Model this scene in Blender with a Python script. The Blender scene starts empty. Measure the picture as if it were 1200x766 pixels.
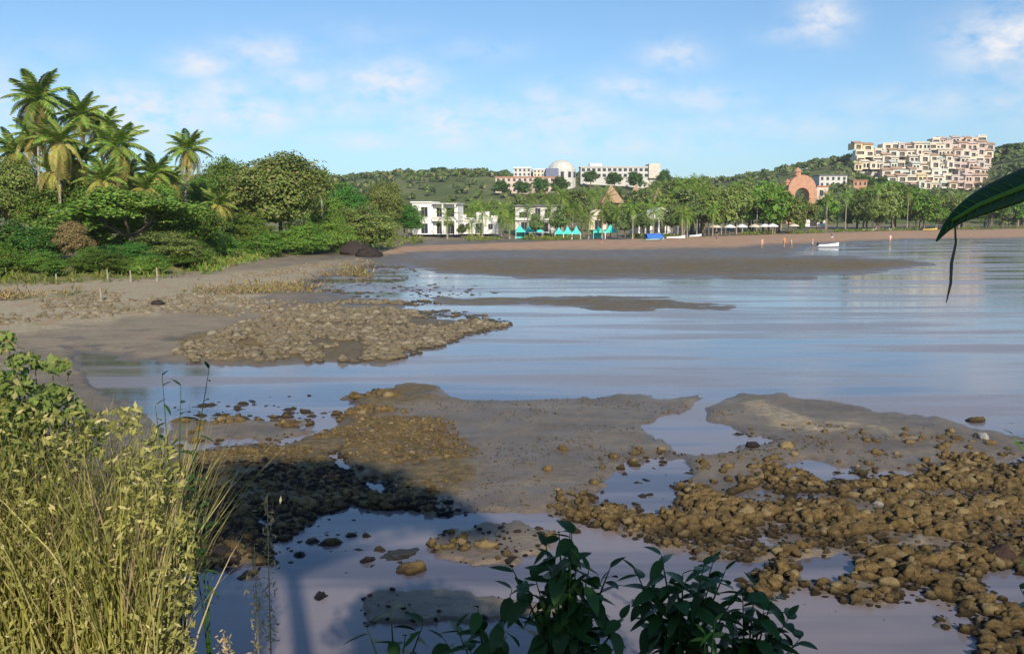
import bpy, math, random
import numpy as np
from mathutils import Vector, Matrix
R = math.radians
random.seed(7); np.random.seed(7)
sc = bpy.context.scene
COL = sc.collection

# ---------------------------------------------------------------- camera
F = 1039.0; HC = 5.0; PITCH = math.atan(131 / F)     # photo is 1200x766, horizon at row 252
cam = bpy.data.cameras.new('camera'); cam.sensor_width = 36; cam.lens = 36 * F / 1200
cam.clip_start = 0.05; cam.clip_end = 12000
camo = bpy.data.objects.new('camera', cam); COL.objects.link(camo)
camo.location = (0, 0, HC); camo.rotation_euler = (R(90) - PITCH, 0, 0)
sc.camera = camo

# ---------------------------------------------------------------- light, sky
SUN_EL = R(28); SUN_AZ = R(167.5)    # azimuth of the sun seen from above, clockwise from +Y (behind, to the right)
sun = bpy.data.lights.new('sun', 'SUN'); sun.energy = 5.0; sun.angle = R(0.53); sun.color = (1.0, 0.90, 0.74)
suno = bpy.data.objects.new('sun', sun); COL.objects.link(suno)
sdir = Vector((math.sin(SUN_AZ) * math.cos(SUN_EL), math.cos(SUN_AZ) * math.cos(SUN_EL), math.sin(SUN_EL)))
suno.rotation_euler = sdir.to_track_quat('Z', 'Y').to_euler(); suno.location = (0, -20, 40)
sc.view_settings.view_transform = 'Standard'; sc.view_settings.look = 'None'
sc.view_settings.exposure = 0.18; sc.view_settings.gamma = 1.0; sc.view_settings.use_curve_mapping = False

w = bpy.data.worlds.new('World'); sc.world = w; w.use_nodes = True
nt = w.node_tree; N = nt.nodes; L = nt.links
for n in list(N): N.remove(n)
def wn(t, **k):
    n = N.new(t)
    for a, b in k.items(): setattr(n, a, b)
    return n
def wmath(op, a, b=None, c=None, clamp=False):
    n = wn('ShaderNodeMath', operation=op); n.use_clamp = clamp
    for i, q in enumerate((a, b, c)):
        if q is None: continue
        if isinstance(q, (int, float)): n.inputs[i].default_value = q
        else: L.new(q, n.inputs[i])
    return n.outputs[0]
sky = wn('ShaderNodeTexSky', sky_type='NISHITA'); sky.sun_disc = False
sky.sun_elevation = SUN_EL; sky.sun_rotation = SUN_AZ; sky.air_density = 1.0; sky.dust_density = 0.2; sky.ozone_density = 2.5; sky.altitude = 0
tc = wn('ShaderNodeTexCoord'); sep = wn('ShaderNodeSeparateXYZ'); L.new(tc.outputs['Generated'], sep.inputs[0])
az = wmath('ARCTAN2', sep.outputs[0], sep.outputs[1])
el = wmath('ARCSINE', sep.outputs[2])
def px_ang(u, v):
    fx = (u - 600) / F; fy = (383 - v) / F
    y = math.cos(PITCH) + fy * math.sin(PITCH); z = -math.sin(PITCH) + fy * math.cos(PITCH)
    l = math.sqrt(fx * fx + y * y + z * z)
    return math.atan2(fx, y), math.asin(z / l)
clouds = [(60,60,40,14,.12),(420,40,60,14,.1),(560,60,50,12,.15),(350,95,36,14,.5),(590,128,36,12,.5),(210,170,60,10,.45),(430,165,70,10,.45),(820,118,50,14,.4),(940,150,60,12,.35),(160,132,66,24,1.0),(120,118,30,14,.5),(235,76,30,13,.75),(265,103,30,12,.6),(310,62,45,15,.55),(295,137,44,18,.85),(250,120,40,14,.6),
          (455,98,50,22,.8),(480,84,26,12,.5),(522,143,48,20,.8),(530,167,36,10,.5),(625,158,50,14,.5),(660,138,60,20,.6),(735,104,40,16,.5),(640,112,30,14,.4),
          (790,66,30,14,.6),(965,22,24,19,.95),(1178,48,44,26,1.0),(925,40,26,8,.35),(700,170,120,14,.45),(390,128,80,16,.4),(860,150,140,14,.3),(1120,120,120,16,.3),
          (-120,110,110,30,.8),(-420,70,120,34,.8),(1420,90,130,36,.9),(1750,40,130,40,.8)]
tot = None
for (u, v, ru, rv, s) in clouds:
    a0, e0 = px_ang(u, v); ra = ru / F; re = rv / F
    da = wmath('MULTIPLY', wmath('SUBTRACT', az, a0), 1 / ra); de = wmath('MULTIPLY', wmath('SUBTRACT', el, e0), 1 / re)
    d2 = wmath('ADD', wmath('MULTIPLY', da, da), wmath('MULTIPLY', de, de))
    g = wmath('MULTIPLY', wmath('EXPONENT', wmath('MULTIPLY', d2, -0.9)), s)
    tot = g if tot is None else wmath('MAXIMUM', tot, g)
cv = wn('ShaderNodeCombineXYZ'); L.new(az, cv.inputs[0]); L.new(wmath('MULTIPLY', el, 1.7), cv.inputs[1])
n1 = wn('ShaderNodeTexNoise'); n1.inputs['Scale'].default_value = 26; n1.inputs['Detail'].default_value = 7; n1.inputs['Roughness'].default_value = 0.6
L.new(cv.outputs[0], n1.inputs['Vector'])
n2 = wn('ShaderNodeTexNoise'); n2.inputs['Scale'].default_value = 7; n2.inputs['Detail'].default_value = 5
L.new(cv.outputs[0], n2.inputs['Vector'])
# far outside the frame the sky goes on with the same small scattered clouds
fair = wmath('MULTIPLY', wmath('SUBTRACT', n2.outputs[0], 0.60, clamp=True), 3.0, clamp=True)
offz = wmath('MULTIPLY', wmath('SUBTRACT', el, 0.30, clamp=True), 6.0, clamp=True)
tot = wmath('MAXIMUM', tot, wmath('MULTIPLY', fair, offz))
dens = wmath('MULTIPLY', tot, wmath('MULTIPLY', wmath('SUBTRACT', n1.outputs[0], 0.34, clamp=True), 3.6, clamp=True))
dens = wmath('MULTIPLY', wmath('POWER', dens, 0.8), 1.05, clamp=True)
mix = wn('ShaderNodeMix', data_type='RGBA'); L.new(dens, mix.inputs[0])
tint = wn('ShaderNodeMix', data_type='RGBA', blend_type='MULTIPLY'); tint.inputs[0].default_value = 1
L.new(sky.outputs[0], tint.inputs[6]); tint.inputs[7].default_value = (0.86, 1.0, 1.08, 1)
# the pale band above the horizon is thinner here than the model's: the air is clear
low = wn('ShaderNodeMix', data_type='RGBA', blend_type='MULTIPLY'); low.inputs[7].default_value = (0.60, 0.75, 0.95, 1)
L.new(wmath('EXPONENT', wmath('MULTIPLY', wmath('MAXIMUM', el, 0.0), -7.0)), low.inputs[0]); L.new(tint.outputs[2], low.inputs[6])
L.new(low.outputs[2], mix.inputs[6]); mix.inputs[7].default_value = (7.4, 7.4, 7.7, 1)
bg = wn('ShaderNodeBackground'); bg.inputs[1].default_value = 0.11; L.new(mix.outputs[2], bg.inputs[0])
wo = wn('ShaderNodeOutputWorld'); L.new(bg.outputs[0], wo.inputs[0])

# ---------------------------------------------------------------- helpers
def ray(u, v):
    fx = (u - 600) / F; fy = (383 - v) / F
    return Vector((fx, math.cos(PITCH) + fy * math.sin(PITCH), -math.sin(PITCH) + fy * math.cos(PITCH)))
def atd(u, v, d):                     # the point seen at photo pixel u, v at distance d ahead
    r = ray(u, v); return Vector((0, 0, HC)) + r * (d / r.y)
def sstep(a, b, x):
    t = np.clip((x - a) / (b - a), 0, 1); return t * t * (3 - 2 * t)
_rt = np.random.RandomState(3).rand(256, 256)
def vnoise(x, y):
    xi = np.floor(x).astype(int); yi = np.floor(y).astype(int); fx = x - xi; fy = y - yi
    fx = fx * fx * (3 - 2 * fx); fy = fy * fy * (3 - 2 * fy)
    a = _rt[xi & 255, yi & 255]; b = _rt[(xi + 1) & 255, yi & 255]; c = _rt[xi & 255, (yi + 1) & 255]; d = _rt[(xi + 1) & 255, (yi + 1) & 255]
    return (a * (1 - fx) + b * fx) * (1 - fy) + (c * (1 - fx) + d * fx) * fy
def fbm(x, y, o=4):
    s = 0; a = 0.5; t = 0
    for i in range(o):
        s = s + a * vnoise(x * 2 ** i + 17.3 * i, y * 2 ** i + 9.1 * i); t += a; a *= 0.55
    return s / t
def tag(o, label=None, cat=None, group=None, kind=None):
    if label: o['label'] = label
    if cat: o['category'] = cat
    if group: o['group'] = group
    if kind: o['kind'] = kind
    return o
def empty(name, loc=(0, 0, 0), rz=0, label=None, cat=None, group=None):
    o = bpy.data.objects.new(name, None); COL.objects.link(o); o.location = loc; o.rotation_euler = (0, 0, rz); o.empty_display_size = 0.3
    return tag(o, label, cat, group)
def mobj(name, me, parent=None, loc=(0, 0, 0), rot=(0, 0, 0), scale=(1, 1, 1), mat=None):
    o = bpy.data.objects.new(name, me); COL.objects.link(o); o.parent = parent
    o.location = loc; o.rotation_euler = rot; o.scale = scale
    if mat is not None and len(me.materials) == 0: me.materials.append(mat)
    return o
def quads_mesh(name, V, mat, smooth=False, k=4):
    V = np.asarray(V, dtype=np.float32).reshape(-1, 3); n = len(V) // k
    me = bpy.data.meshes.new(name); me.vertices.add(n * k); me.vertices.foreach_set('co', V.ravel())
    me.loops.add(n * k); me.loops.foreach_set('vertex_index', np.arange(n * k, dtype=np.int32))
    me.polygons.add(n); me.polygons.foreach_set('loop_start', np.arange(0, n * k, k, dtype=np.int32))
    me.update(calc_edges=True); me.validate(); me.materials.append(mat)
    return me
def tri_mesh(name, V, Fc, mat, smooth=False):
    V = np.asarray(V, dtype=np.float32); Fc = np.asarray(Fc, dtype=np.int32); k = Fc.shape[1]
    me = bpy.data.meshes.new(name); me.vertices.add(len(V)); me.vertices.foreach_set('co', V.ravel())
    me.loops.add(Fc.size); me.loops.foreach_set('vertex_index', Fc.ravel())
    me.polygons.add(len(Fc)); me.polygons.foreach_set('loop_start', np.arange(0, Fc.size, k, dtype=np.int32))
    if smooth: me.polygons.foreach_set('use_smooth', np.ones(len(Fc), dtype=bool))
    me.update(calc_edges=True); me.materials.append(mat)
    return me
class MB:
    def __init__(s): s.v = []; s.f = []
    def quad(s, *p):
        i = len(s.v); s.v += [tuple(q) for q in p]; s.f.append(tuple(range(i, i + len(p)))); return s
    def box(s, x0, x1, y0, y1, z0, z1):
        i = len(s.v)
        s.v += [(x0,y0,z0),(x1,y0,z0),(x1,y1,z0),(x0,y1,z0),(x0,y0,z1),(x1,y0,z1),(x1,y1,z1),(x0,y1,z1)]
        s.f += [tuple(i + j for j in q) for q in ((0,3,2,1),(4,5,6,7),(0,1,5,4),(1,2,6,5),(2,3,7,6),(3,0,4,7))]; return s
    def tube(s, pts, rad, n=7, cap=True):
        pts = [Vector(p) for p in pts]; rings = []
        for k, p in enumerate(pts):
            a = pts[max(k - 1, 0)]; b = pts[min(k + 1, len(pts) - 1)]; t = (b - a).normalized()
            u = t.cross(Vector((0.31, 0.95, 0.1))).normalized(); w_ = t.cross(u)
            i = len(s.v); r = rad[k] if hasattr(rad, '__len__') else rad
            for j in range(n):
                q = p + (u * math.cos(2 * math.pi * j / n) + w_ * math.sin(2 * math.pi * j / n)) * r; s.v.append(tuple(q))
            rings.append(i)
        for a, b in zip(rings, rings[1:]):
            for j in range(n): s.f.append((a + j, a + (j + 1) % n, b + (j + 1) % n, b + j))
        if cap: s.f.append(tuple(rings[0] + j for j in reversed(range(n)))); s.f.append(tuple(rings[-1] + j for j in range(n)))
        return s
    def lathe(s, prof, n=12, c=(0, 0)):
        rings = []
        for r, z in prof:
            i = len(s.v); rings.append(i)
            for j in range(n): s.v.append((c[0] + r * math.cos(2 * math.pi * j / n), c[1] + r * math.sin(2 * math.pi * j / n), z))
        for a, b in zip(rings, rings[1:]):
            for j in range(n): s.f.append((a + j, a + (j + 1) % n, b + (j + 1) % n, b + j))
        return s
    def wall(s, x0, x1, z0, z1, y0, y1, ops):      # a wall of boxes with true openings (ops: x0, x1, z0, z1)
        xs = sorted({x0, x1} | {q for o in ops for q in o[:2]}); zs = sorted({z0, z1} | {q for o in ops for q in o[2:]})
        for a, b in zip(xs, xs[1:]):
            st = None
            for c, d in list(zip(zs, zs[1:])) + [(None, None)]:
                hole = c is None or any(o[0] < (a + b) / 2 < o[1] and o[2] < (c + d) / 2 < o[3] for o in ops)
                if hole:
                    if st is not None: s.box(a, b, y0, y1, st, end); st = None
                else:
                    if st is None: st = c
                    end = d
        return s
    def mesh(s, name, mat, smooth=False):
        me = bpy.data.meshes.new(name); me.from_pydata(s.v, [], s.f)
        if smooth: me.polygons.foreach_set('use_smooth', np.ones(len(me.polygons), dtype=bool))
        me.materials.append(mat); me.update(); return me
    def build(s, name, mat, parent=None, loc=(0, 0, 0), rot=(0, 0, 0), smooth=False):
        return mobj(name, s.mesh(name, mat, smooth), parent, loc, rot)

# ---------------------------------------------------------------- materials
def newmat(name):
    m = bpy.data.materials.new(name); m.use_nodes = True; t = m.node_tree
    for n in list(t.nodes): t.nodes.remove(n)
    return m, t
class G:
    def __init__(s, t): s.t = t
    def n(s, ty, **k):
        n = s.t.nodes.new(ty)
        for a, b in k.items(): setattr(n, a, b)
        return n
    def set(s, sock, q):
        if isinstance(q, (int, float)): sock.default_value = q
        elif isinstance(q, tuple): sock.default_value = (q + (1,)) if len(q) == 3 and sock.type == 'RGBA' else q
        else: s.t.links.new(q, sock)
    def m(s, op, a, b=None, c=None, clamp=False):
        n = s.n('ShaderNodeMath', operation=op); n.use_clamp = clamp
        for i, q in enumerate((a, b, c)):
            if q is not None: s.set(n.inputs[i], q)
        return n.outputs[0]
    def mix(s, f, a, b, mode='MIX'):
        n = s.n('ShaderNodeMix', data_type='RGBA', blend_type=mode); s.set(n.inputs[0], f); s.set(n.inputs[6], a); s.set(n.inputs[7], b); return n.outputs[2]
    def noise(s, scale, detail=4, vec=None, rough=0.55):
        n = s.n('ShaderNodeTexNoise'); n.inputs['Scale'].default_value = scale; n.inputs['Detail'].default_value = detail; n.inputs['Roughness'].default_value = rough
        if vec is not None: s.t.links.new(vec, n.inputs['Vector'])
        return n.outputs[0]
    def ramp(s, a, b, x):
        n = s.n('ShaderNodeMapRange', interpolation_type='SMOOTHSTEP'); s.set(n.inputs[0], x); n.inputs[1].default_value = a; n.inputs[2].default_value = b; return n.outputs[0]
    def bump(s, h, strength, dist):
        n = s.n('ShaderNodeBump'); n.inputs['Strength'].default_value = strength; n.inputs['Distance'].default_value = dist; s.set(n.inputs['Height'], h); return n.outputs[0]
    def bsdf(s, color, rough, normal=None, spec=0.5, ior=1.45, metallic=0):
        p = s.n('ShaderNodeBsdfPrincipled'); s.set(p.inputs['Base Color'], color); s.set(p.inputs['Roughness'], rough)
        s.set(p.inputs['Specular IOR Level'], spec); p.inputs['IOR'].default_value = ior; p.inputs['Metallic'].default_value = metallic
        if normal is not None: s.t.links.new(normal, p.inputs['Normal'])
        return p.outputs[0]
    def out(s, sh):
        o = s.n('ShaderNodeOutputMaterial'); s.t.links.new(sh, o.inputs[0])
def plain(name, c, rough=0.8, var=0.25, scale=3.0, bump=0.0, spec=0.3):
    m, t = newmat(name); g = G(t); tc = g.n('ShaderNodeTexCoord')
    nz = g.noise(scale, 5, tc.outputs['Object'], 0.65)
    lo = tuple(x * (1 - var) for x in c); hi = tuple(min(1, x * (1 + var)) for x in c)
    col = g.mix(g.ramp(0.3, 0.7, nz), lo, hi)
    g.out(g.bsdf(col, rough, g.bump(nz, bump, 0.05) if bump else None, spec)); return m
def leafmat(name, dark, light, odd=None, transl=0.22, rough=0.55, oddf=0.12, spec=0.25):
    m, t = newmat(name); g = G(t); geo = g.n('ShaderNodeNewGeometry'); oi = g.n('ShaderNodeObjectInfo')
    rnd = geo.outputs['Random Per Island']
    nz = g.noise(0.35, 3, geo.outputs['Position'])
    f = g.m('ADD', g.m('MULTIPLY', rnd, 0.55), g.m('MULTIPLY', g.ramp(0.35, 0.65, nz), 0.45))
    col = g.mix(f, dark, light)
    if odd:
        col = g.mix(g.m('GREATER_THAN', g.m('FRACT', g.m('MULTIPLY', rnd, 7.31)), 1 - oddf), col, odd)
    hv = g.m('MULTIPLY_ADD', oi.outputs['Random'], 0.5, 0.75)
    hs = g.n('ShaderNodeHueSaturation'); g.set(hs.inputs['Value'], hv); g.set(hs.inputs['Color'], col)
    g.set(hs.inputs['Hue'], g.m('MULTIPLY_ADD', oi.outputs['Random'], 0.03, 0.485))
    pb = g.bsdf(hs.outputs[0], rough, None, spec)
    tr = g.n('ShaderNodeBsdfTranslucent'); g.set(tr.inputs[0], hs.outputs[0])
    mx = g.n('ShaderNodeMixShader'); mx.inputs[0].default_value = transl; t.links.new(pb, mx.inputs[1]); t.links.new(tr.outputs[0], mx.inputs[2])
    g.out(mx.outputs[0]); return m
M = {}
M['leaf_dark'] = leafmat('leaf_dark', (.03,.09,.015), (.09,.22,.035), (.17,.19,.05))
M['leaf_mid'] = leafmat('leaf_mid', (.06,.14,.02), (.18,.33,.045), (.28,.27,.08))
M['leaf_bright'] = leafmat('leaf_bright', (.09,.18,.025), (.22,.38,.06), (.30,.34,.08))
M['leaf_olive'] = leafmat('leaf_olive', (.09,.13,.03), (.23,.29,.07), (.30,.27,.11), oddf=.12)
M['leaf_tan'] = leafmat('leaf_tan', (.16,.14,.05), (.36,.31,.12), (.42,.30,.14), oddf=.3)
M['leaf_far'] = leafmat('leaf_far', (.07,.12,.04), (.18,.25,.08), (.27,.27,.11))
M['frond'] = leafmat('frond', (.08,.16,.025), (.23,.36,.06), (.40,.38,.10), oddf=.15)
M['frond_yellow'] = leafmat('frond_yellow', (.26,.27,.05), (.48,.46,.12), (.50,.36,.13), oddf=.3)
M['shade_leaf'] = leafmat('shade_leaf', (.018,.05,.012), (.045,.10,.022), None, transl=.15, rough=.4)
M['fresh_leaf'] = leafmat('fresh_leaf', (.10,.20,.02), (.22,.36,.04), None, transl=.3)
M['grass'] = leafmat('grass', (.06,.08,.018), (.40,.36,.10), (.50,.42,.18), oddf=.2, transl=.3)
M['dry_grass'] = leafmat('dry_grass', (.30,.22,.11), (.50,.40,.22), None, transl=.25)
M['grass_low'] = leafmat('grass_low', (.08,.13,.02), (.22,.30,.05), (.30,.26,.08), oddf=.2)
M['bark'] = plain('bark', (.16,.13,.10), .9, .4, 6, .5)
M['palm_bark'] = plain('palm_bark', (.30,.26,.21), .9, .35, 5, .5)
M['white'] = plain('white_plaster', (.80,.78,.74), .8, .08, 1.2)
M['offwhite'] = plain('greyed_plaster', (.55,.53,.50), .8, .15, 1.2)
M['cream'] = plain('cream_plaster', (.66,.58,.46), .8, .12, .6)
M['sunbleached_tile'] = plain('sunbleached_tile', (.44,.30,.21), .85, .25, 1)
M['sand'] = plain('sandy_plaster', (.60,.54,.45), .8, .15, .6)
M['hotel_glass'] = plain('shaded_window', (.13,.11,.10), .4, .3, 1)
M['yellow'] = plain('yellow_plaster', (.66,.54,.34), .8, .12, .6)
M['pink'] = plain('hazed_pink_plaster', (.58,.46,.40), .8, .12, .6)  # pink made paler and duller to put distant haze into the colour
M['mint'] = plain('mint_plaster', (.56,.58,.51), .8, .08, .6)
M['lilac'] = plain('greyish_pink_plaster', (.50,.44,.41), .8, .12, .6)
M['orange'] = plain('orange_plaster', (.46,.25,.16), .8, .15, .6)
M['tile'] = plain('terracotta_tile', (.42,.19,.11), .85, .25, 3, .3)
M['slate'] = plain('slate_blue_plaster', (.16,.18,.26), .8, .15, 1)
M['thatch'] = plain('thatch', (.38,.25,.16), .95, .3, 5, .8)
M['greyroof'] = plain('grey_roof', (.16,.15,.17), .8, .2, 2)
M['glass'] = plain('dark_window_glass', (.03,.035,.05), .15, .2, 2, spec=.5)
M['shadowy'] = plain('dark_interior', (.05,.045,.045), .9, .2, 2)
M['turq'] = plain('turquoise_canvas', (.08,.60,.52), .7, .12, 1)
M['blue'] = plain('blue_tarpaulin', (.04,.15,.50), .6, .2, 2)
M['boatwhite'] = plain('white_hull_paint', (.78,.80,.82), .4, .08, 2)
M['boatyellow'] = plain('yellow_hull_paint', (.65,.50,.12), .5, .12, 2)
M['aqua'] = plain('pale_blue_paint', (.35,.55,.62), .5, .1, 2)
M['wood'] = plain('weathered_wood', (.30,.25,.20), .9, .3, 8, .4)
M['skin'] = plain('skin', (.42,.24,.16), .6, .08, 5)
M['hair'] = plain('dark_hair', (.03,.02,.015), .7, .1, 5)
M['cloth_orange'] = plain('orange_cloth', (.70,.30,.10), .9, .1, 5)
M['cloth_pink'] = plain('pink_cloth', (.75,.38,.38), .9, .1, 5)
M['cloth_white'] = plain('white_cloth', (.78,.74,.70), .9, .1, 5)
M['cloth_blue'] = plain('blue_cloth', (.10,.16,.35), .9, .1, 5)

def rockmat(name, c1, c2, c3):
    m, t = newmat(name); g = G(t); geo = g.n('ShaderNodeNewGeometry'); oi = g.n('ShaderNodeObjectInfo'); P = geo.outputs['Position']
    a = g.noise(11, 6, P, .75); b = g.noise(45, 4, P, .75)
    col = g.mix(g.ramp(.3, .7, a), c1, c2); col = g.mix(g.ramp(.55, .75, b), col, c3)
    ri = g.m('FRACT', g.m('ADD', oi.outputs['Random'], g.m('MULTIPLY', geo.outputs['Random Per Island'], 3.7))); col = g.mix(g.m('MULTIPLY', ri, .6), col, c1)
    col = g.mix(g.m('MULTIPLY', g.m('GREATER_THAN', ri, .86), .5), col, c3)
    sp = g.n('ShaderNodeSeparateXYZ'); t.links.new(P, sp.inputs[0])
    wet = g.ramp(.12, .01, sp.outputs[2])
    col = g.mix(wet, col, tuple(x * .35 for x in c1))
    ro = g.m('MULTIPLY_ADD', wet, -.55, .92)
    g.out(g.bsdf(col, ro, g.bump(g.m('ADD', g.m('MULTIPLY', a, .9), g.m('MULTIPLY', b, .6)), 1.0, .09), .35)); return m
M['rock'] = rockmat('oyster_rock', (.10,.066,.024), (.37,.25,.10), (.54,.41,.21))
M['rock_grey'] = rockmat('shore_stone', (.16,.125,.075), (.37,.30,.19), (.50,.43,.31))
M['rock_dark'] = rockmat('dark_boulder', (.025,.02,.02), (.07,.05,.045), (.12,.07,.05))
M['rock_pale'] = rockmat('pale_stone', (.45,.42,.38), (.62,.60,.56), (.7,.68,.64))

# ---------------------------------------------------------------- the ground: zones traced on the flat shore
def to_px(x, y):
    dep = y * math.cos(PITCH) + HC * math.sin(PITCH); dep = np.maximum(dep, .2)
    return 600 + F * x / dep, 383 - F * (y * math.sin(PITCH) - HC * math.cos(PITCH)) / dep
def sd_poly(u, v, poly, vs=1.0):
    P = np.array(poly, float); Q = np.roll(P, -1, 0); d = np.full(u.shape, 1e9); inside = np.zeros(u.shape, bool)
    for (ax, ay), (bx, by) in zip(P, Q):
        ex, ey = bx - ax, (by - ay) * vs; wx, wy = u - ax, (v - ay) * vs
        t = np.clip((wx * ex + wy * ey) / (ex * ex + ey * ey + 1e-9), 0, 1)
        d = np.minimum(d, np.hypot(wx - ex * t, wy - ey * t))
        c = ((ay > v) != (by > v))
        xi = ax + (v - ay) * (bx - ax) / ((by - ay) if by != ay else 1e-9)
        inside ^= c & (u < xi)
    return np.where(inside, d, -d)
SHORE = [(-3000,345),(-400,340),(0,334),(200,327),(300,304),(400,296),(450,294),(480,284),(640,281),(760,279),(1000,272),(1200,267.5),(1500,263),(4000,262)]
WATERS = [
 [(330,338),(400,322),(440,311),(520,317),(620,325),(860,327),(1010,321),(1100,310),(1010,301),(930,297),(965,287),(1060,281),(1200,277.5),(2500,274),(2500,520),(1200,517),(1130,503),(1060,488),(960,470),(880,463),(845,478),(825,492),(860,503),(912,519),(890,528),(800,534),(765,515),(745,500),(790,487),(820,472),(835,462),(700,468),(560,470),(500,458),(470,455),(400,486),(385,500),(340,516),(215,525),(150,470),(95,440),(85,410),(200,424),(440,427),(520,402),(600,380),(490,372),(470,352)],
 [(760,532),(808,538),(790,570),(795,606),(690,602),(715,565)],
 [(380,534),(400,528),(410,546),(386,552)], [(192,552),(212,548),(218,566),(196,570)], [(425,566),(450,562),(455,578),(430,580)], [(300,600),(325,596),(330,612),(305,616)],
 [(195,672),(290,652),(350,615),(410,585),(560,606),(650,602),(780,645),(880,665),(960,650),(1100,640),(1300,650),(1400,900),(-300,900),(-300,700)],
 [(840,562),(930,545),(1120,548),(1320,520),(1320,580),(1060,585),(900,590)],
]
MUDS = [
 [(470,306),(560,303),(1000,302),(1090,308),(1010,318),(860,323),(620,326),(520,320)],
 [(846,323.5),(955,324),(945,328.5),(870,329)],
 [(488,350),(600,347),(785,349),(800,354),(872,358),(850,364),(700,364),(620,357),(520,356)],
 [(400,468),(470,452),(520,462),(515,476),(430,478)],
 [(200,490),(330,488),(370,500),(330,512),(210,515)],
 [(205,632),(300,622),(332,652),(262,668),(205,668)], [(500,640),(590,612),(650,622),(640,648),(560,664)], [(420,700),(560,690),(660,712),(560,735),(430,728)], [(560,470),(700,462),(840,470),(760,500),(560,500)],
]
ALGAE = [MUDS[0], MUDS[1], MUDS[2], [(380,505),(430,488),(520,488),(560,530),(540,570),(500,600),(350,660),(180,670),(180,560),(230,530)],
         [(200,400),(330,372),(520,372),(600,380),(520,405),(440,425),(220,424)], [(430,330),(600,345),(620,352),(480,352)], MUDS[3]]
ORANGE = [[(430,302),(470,290),(640,283),(760,280),(1000,272),(1500,262),(1500,278),(1060,281),(960,285),(880,288),(860,291),(700,293),(500,295)]]
DRY = [[(-600,345),(0,334),(220,327),(420,300),(430,306),(340,335),(300,358),(200,372),(0,400),(-600,440)], [(830,470),(1000,500),(1150,520),(900,500)]]
GREEN = [[(200,327),(240,300),(300,285),(460,283),(470,290),(400,296),(300,304),(240,322)], [(-400,320),(0,322),(210,320),(200,332),(0,340),(-400,348)]]
BED = [(640,605),(655,585),(740,592),(785,600),(790,568),(820,552),(900,548),(960,556),(1060,556),(1100,540),(1250,535),(1420,640),(1420,830),(1080,830),(1090,720),(1000,705),(930,690),(900,715),(868,690),(900,655),(840,650),(780,640),(700,618)]
HOLES = [[(935,648),(985,642),(1010,664),(985,690),(945,690),(925,668)],[(1150,672),(1185,664),(1215,700),(1190,712),(1160,700)],[(1025,630),(1065,622),(1080,640),(1040,646)],[(950,722),(1060,722),(1150,745),(1140,800),(930,800)],[(1060,700),(1085,704),(1092,722),(1068,722)]]
def zones(x, y):
    x = np.asarray(x, float); y = np.asarray(y, float)
    u0, v0 = to_px(x, np.maximum(y, 2.0))
    s = np.clip((v0 - 250) / 200, .12, 1.6)
    nu = fbm(u0 / 40 + 3, v0 / (14 * s) + 7, 4) - .5; nv = fbm(u0 / 46 + 40, v0 / (12 * s) + 1, 4) - .5
    u = u0 + 46 * s ** .5 * nu; v = v0 + 20 * s * nv
    wat = np.full(x.shape, -1e9)
    for p in WATERS: wat = np.maximum(wat, sd_poly(u, v, p, 2.2))
    mud = np.full(x.shape, -1e9)
    for p in MUDS: mud = np.maximum(mud, sd_poly(u, v, p, 2.2))
    def msk(ps, soft):
        d = np.full(x.shape, -1e9)
        for p in ps: d = np.maximum(d, sd_poly(u, v, p, 2.2))
        return sstep(-soft * .4, soft, d)
    vs = np.interp(u, [a for a, b in SHORE], [b for a, b in SHORE])
    land = sstep(0, 10, vs - v)
    wf = sstep(-13, 15, wat) * (1 - sstep(-7, 7, mud))
    fine = fbm(x * 1.1 + 50, y * .9, 4) - .5
    mid = fbm(x * .22, y * .16 + 9, 4) - .5
    rough = fbm(x * 5.1, y * 5.1, 3) - .5
    alg = msk(ALGAE, 14); ora = msk(ORANGE, 5); dry = msk(DRY, 12); gre = msk(GREEN, 5)
    rocky = sstep(0, 30, sd_poly(u, v, ROCKZ, 1.5))
    hole = np.full(x.shape, -1e9)
    for p in HOLES: hole = np.maximum(hole, sd_poly(u, v, p, 1.3))
    bed = sstep(-4, 16, sd_poly(u, v, BED, 1.4)) * (1 - sstep(-4, 8, hole))
    wf = wf * (1 - .95 * bed)
    z = .055 + .05 * mid + .055 * fine + .04 * (fbm(x * 3 + 9, y * 2.4, 4) - .5) * sstep(70, 30, y)
    z = z * (1 - wf) + wf * (-.075 + .03 * fine)
    z = z * (1 - .55 * bed) + alg * (.05 * rough + .015) + rocky * (.10 * fine + .05 * rough)
    lb = sstep(60, -150, v0 - (420 + 0 * u0)) * sstep(420, 150, u0) * .35
    z = z + lb * (1 - wf) + ora * .25 * (u0 > 440) * (1 - wf) + dry * .03
    farb = np.interp(u0, [0, 400, 500], [1.0, 1.0, 1.1])
    z = z * (1 - land) + land * (farb + .5 * sstep(0, 40, vs - v))
    # bank under the camera
    tall = 2.95 + .30 * sstep(-.6, -1.8, x) + .15 * fine
    bank = np.interp(y, [-400, 0, 1.4, 3.0, 4.5, 7.4, 9.2], [1.25, 1.16, 1.1, 1.0, .74, .22, -.05]) * tall
    bank = bank * (1 - .0 * x) + .05 * fine
    z = np.where(y < 9.3, np.maximum(bank, z), z)
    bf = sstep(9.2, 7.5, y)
    wet = wf
    return z, alg, ora, np.maximum(dry, lb * 2 * (1 - wf)).clip(0, 1), np.maximum(gre, land * .7).clip(0, 1) * (1 - 0), bf
ROCKZ = [(620,600),(700,590),(790,590),(830,560),(1000,560),(1110,545),(1400,530),(1500,900),(950,800),(900,700),(820,660),(700,620)]
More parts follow.
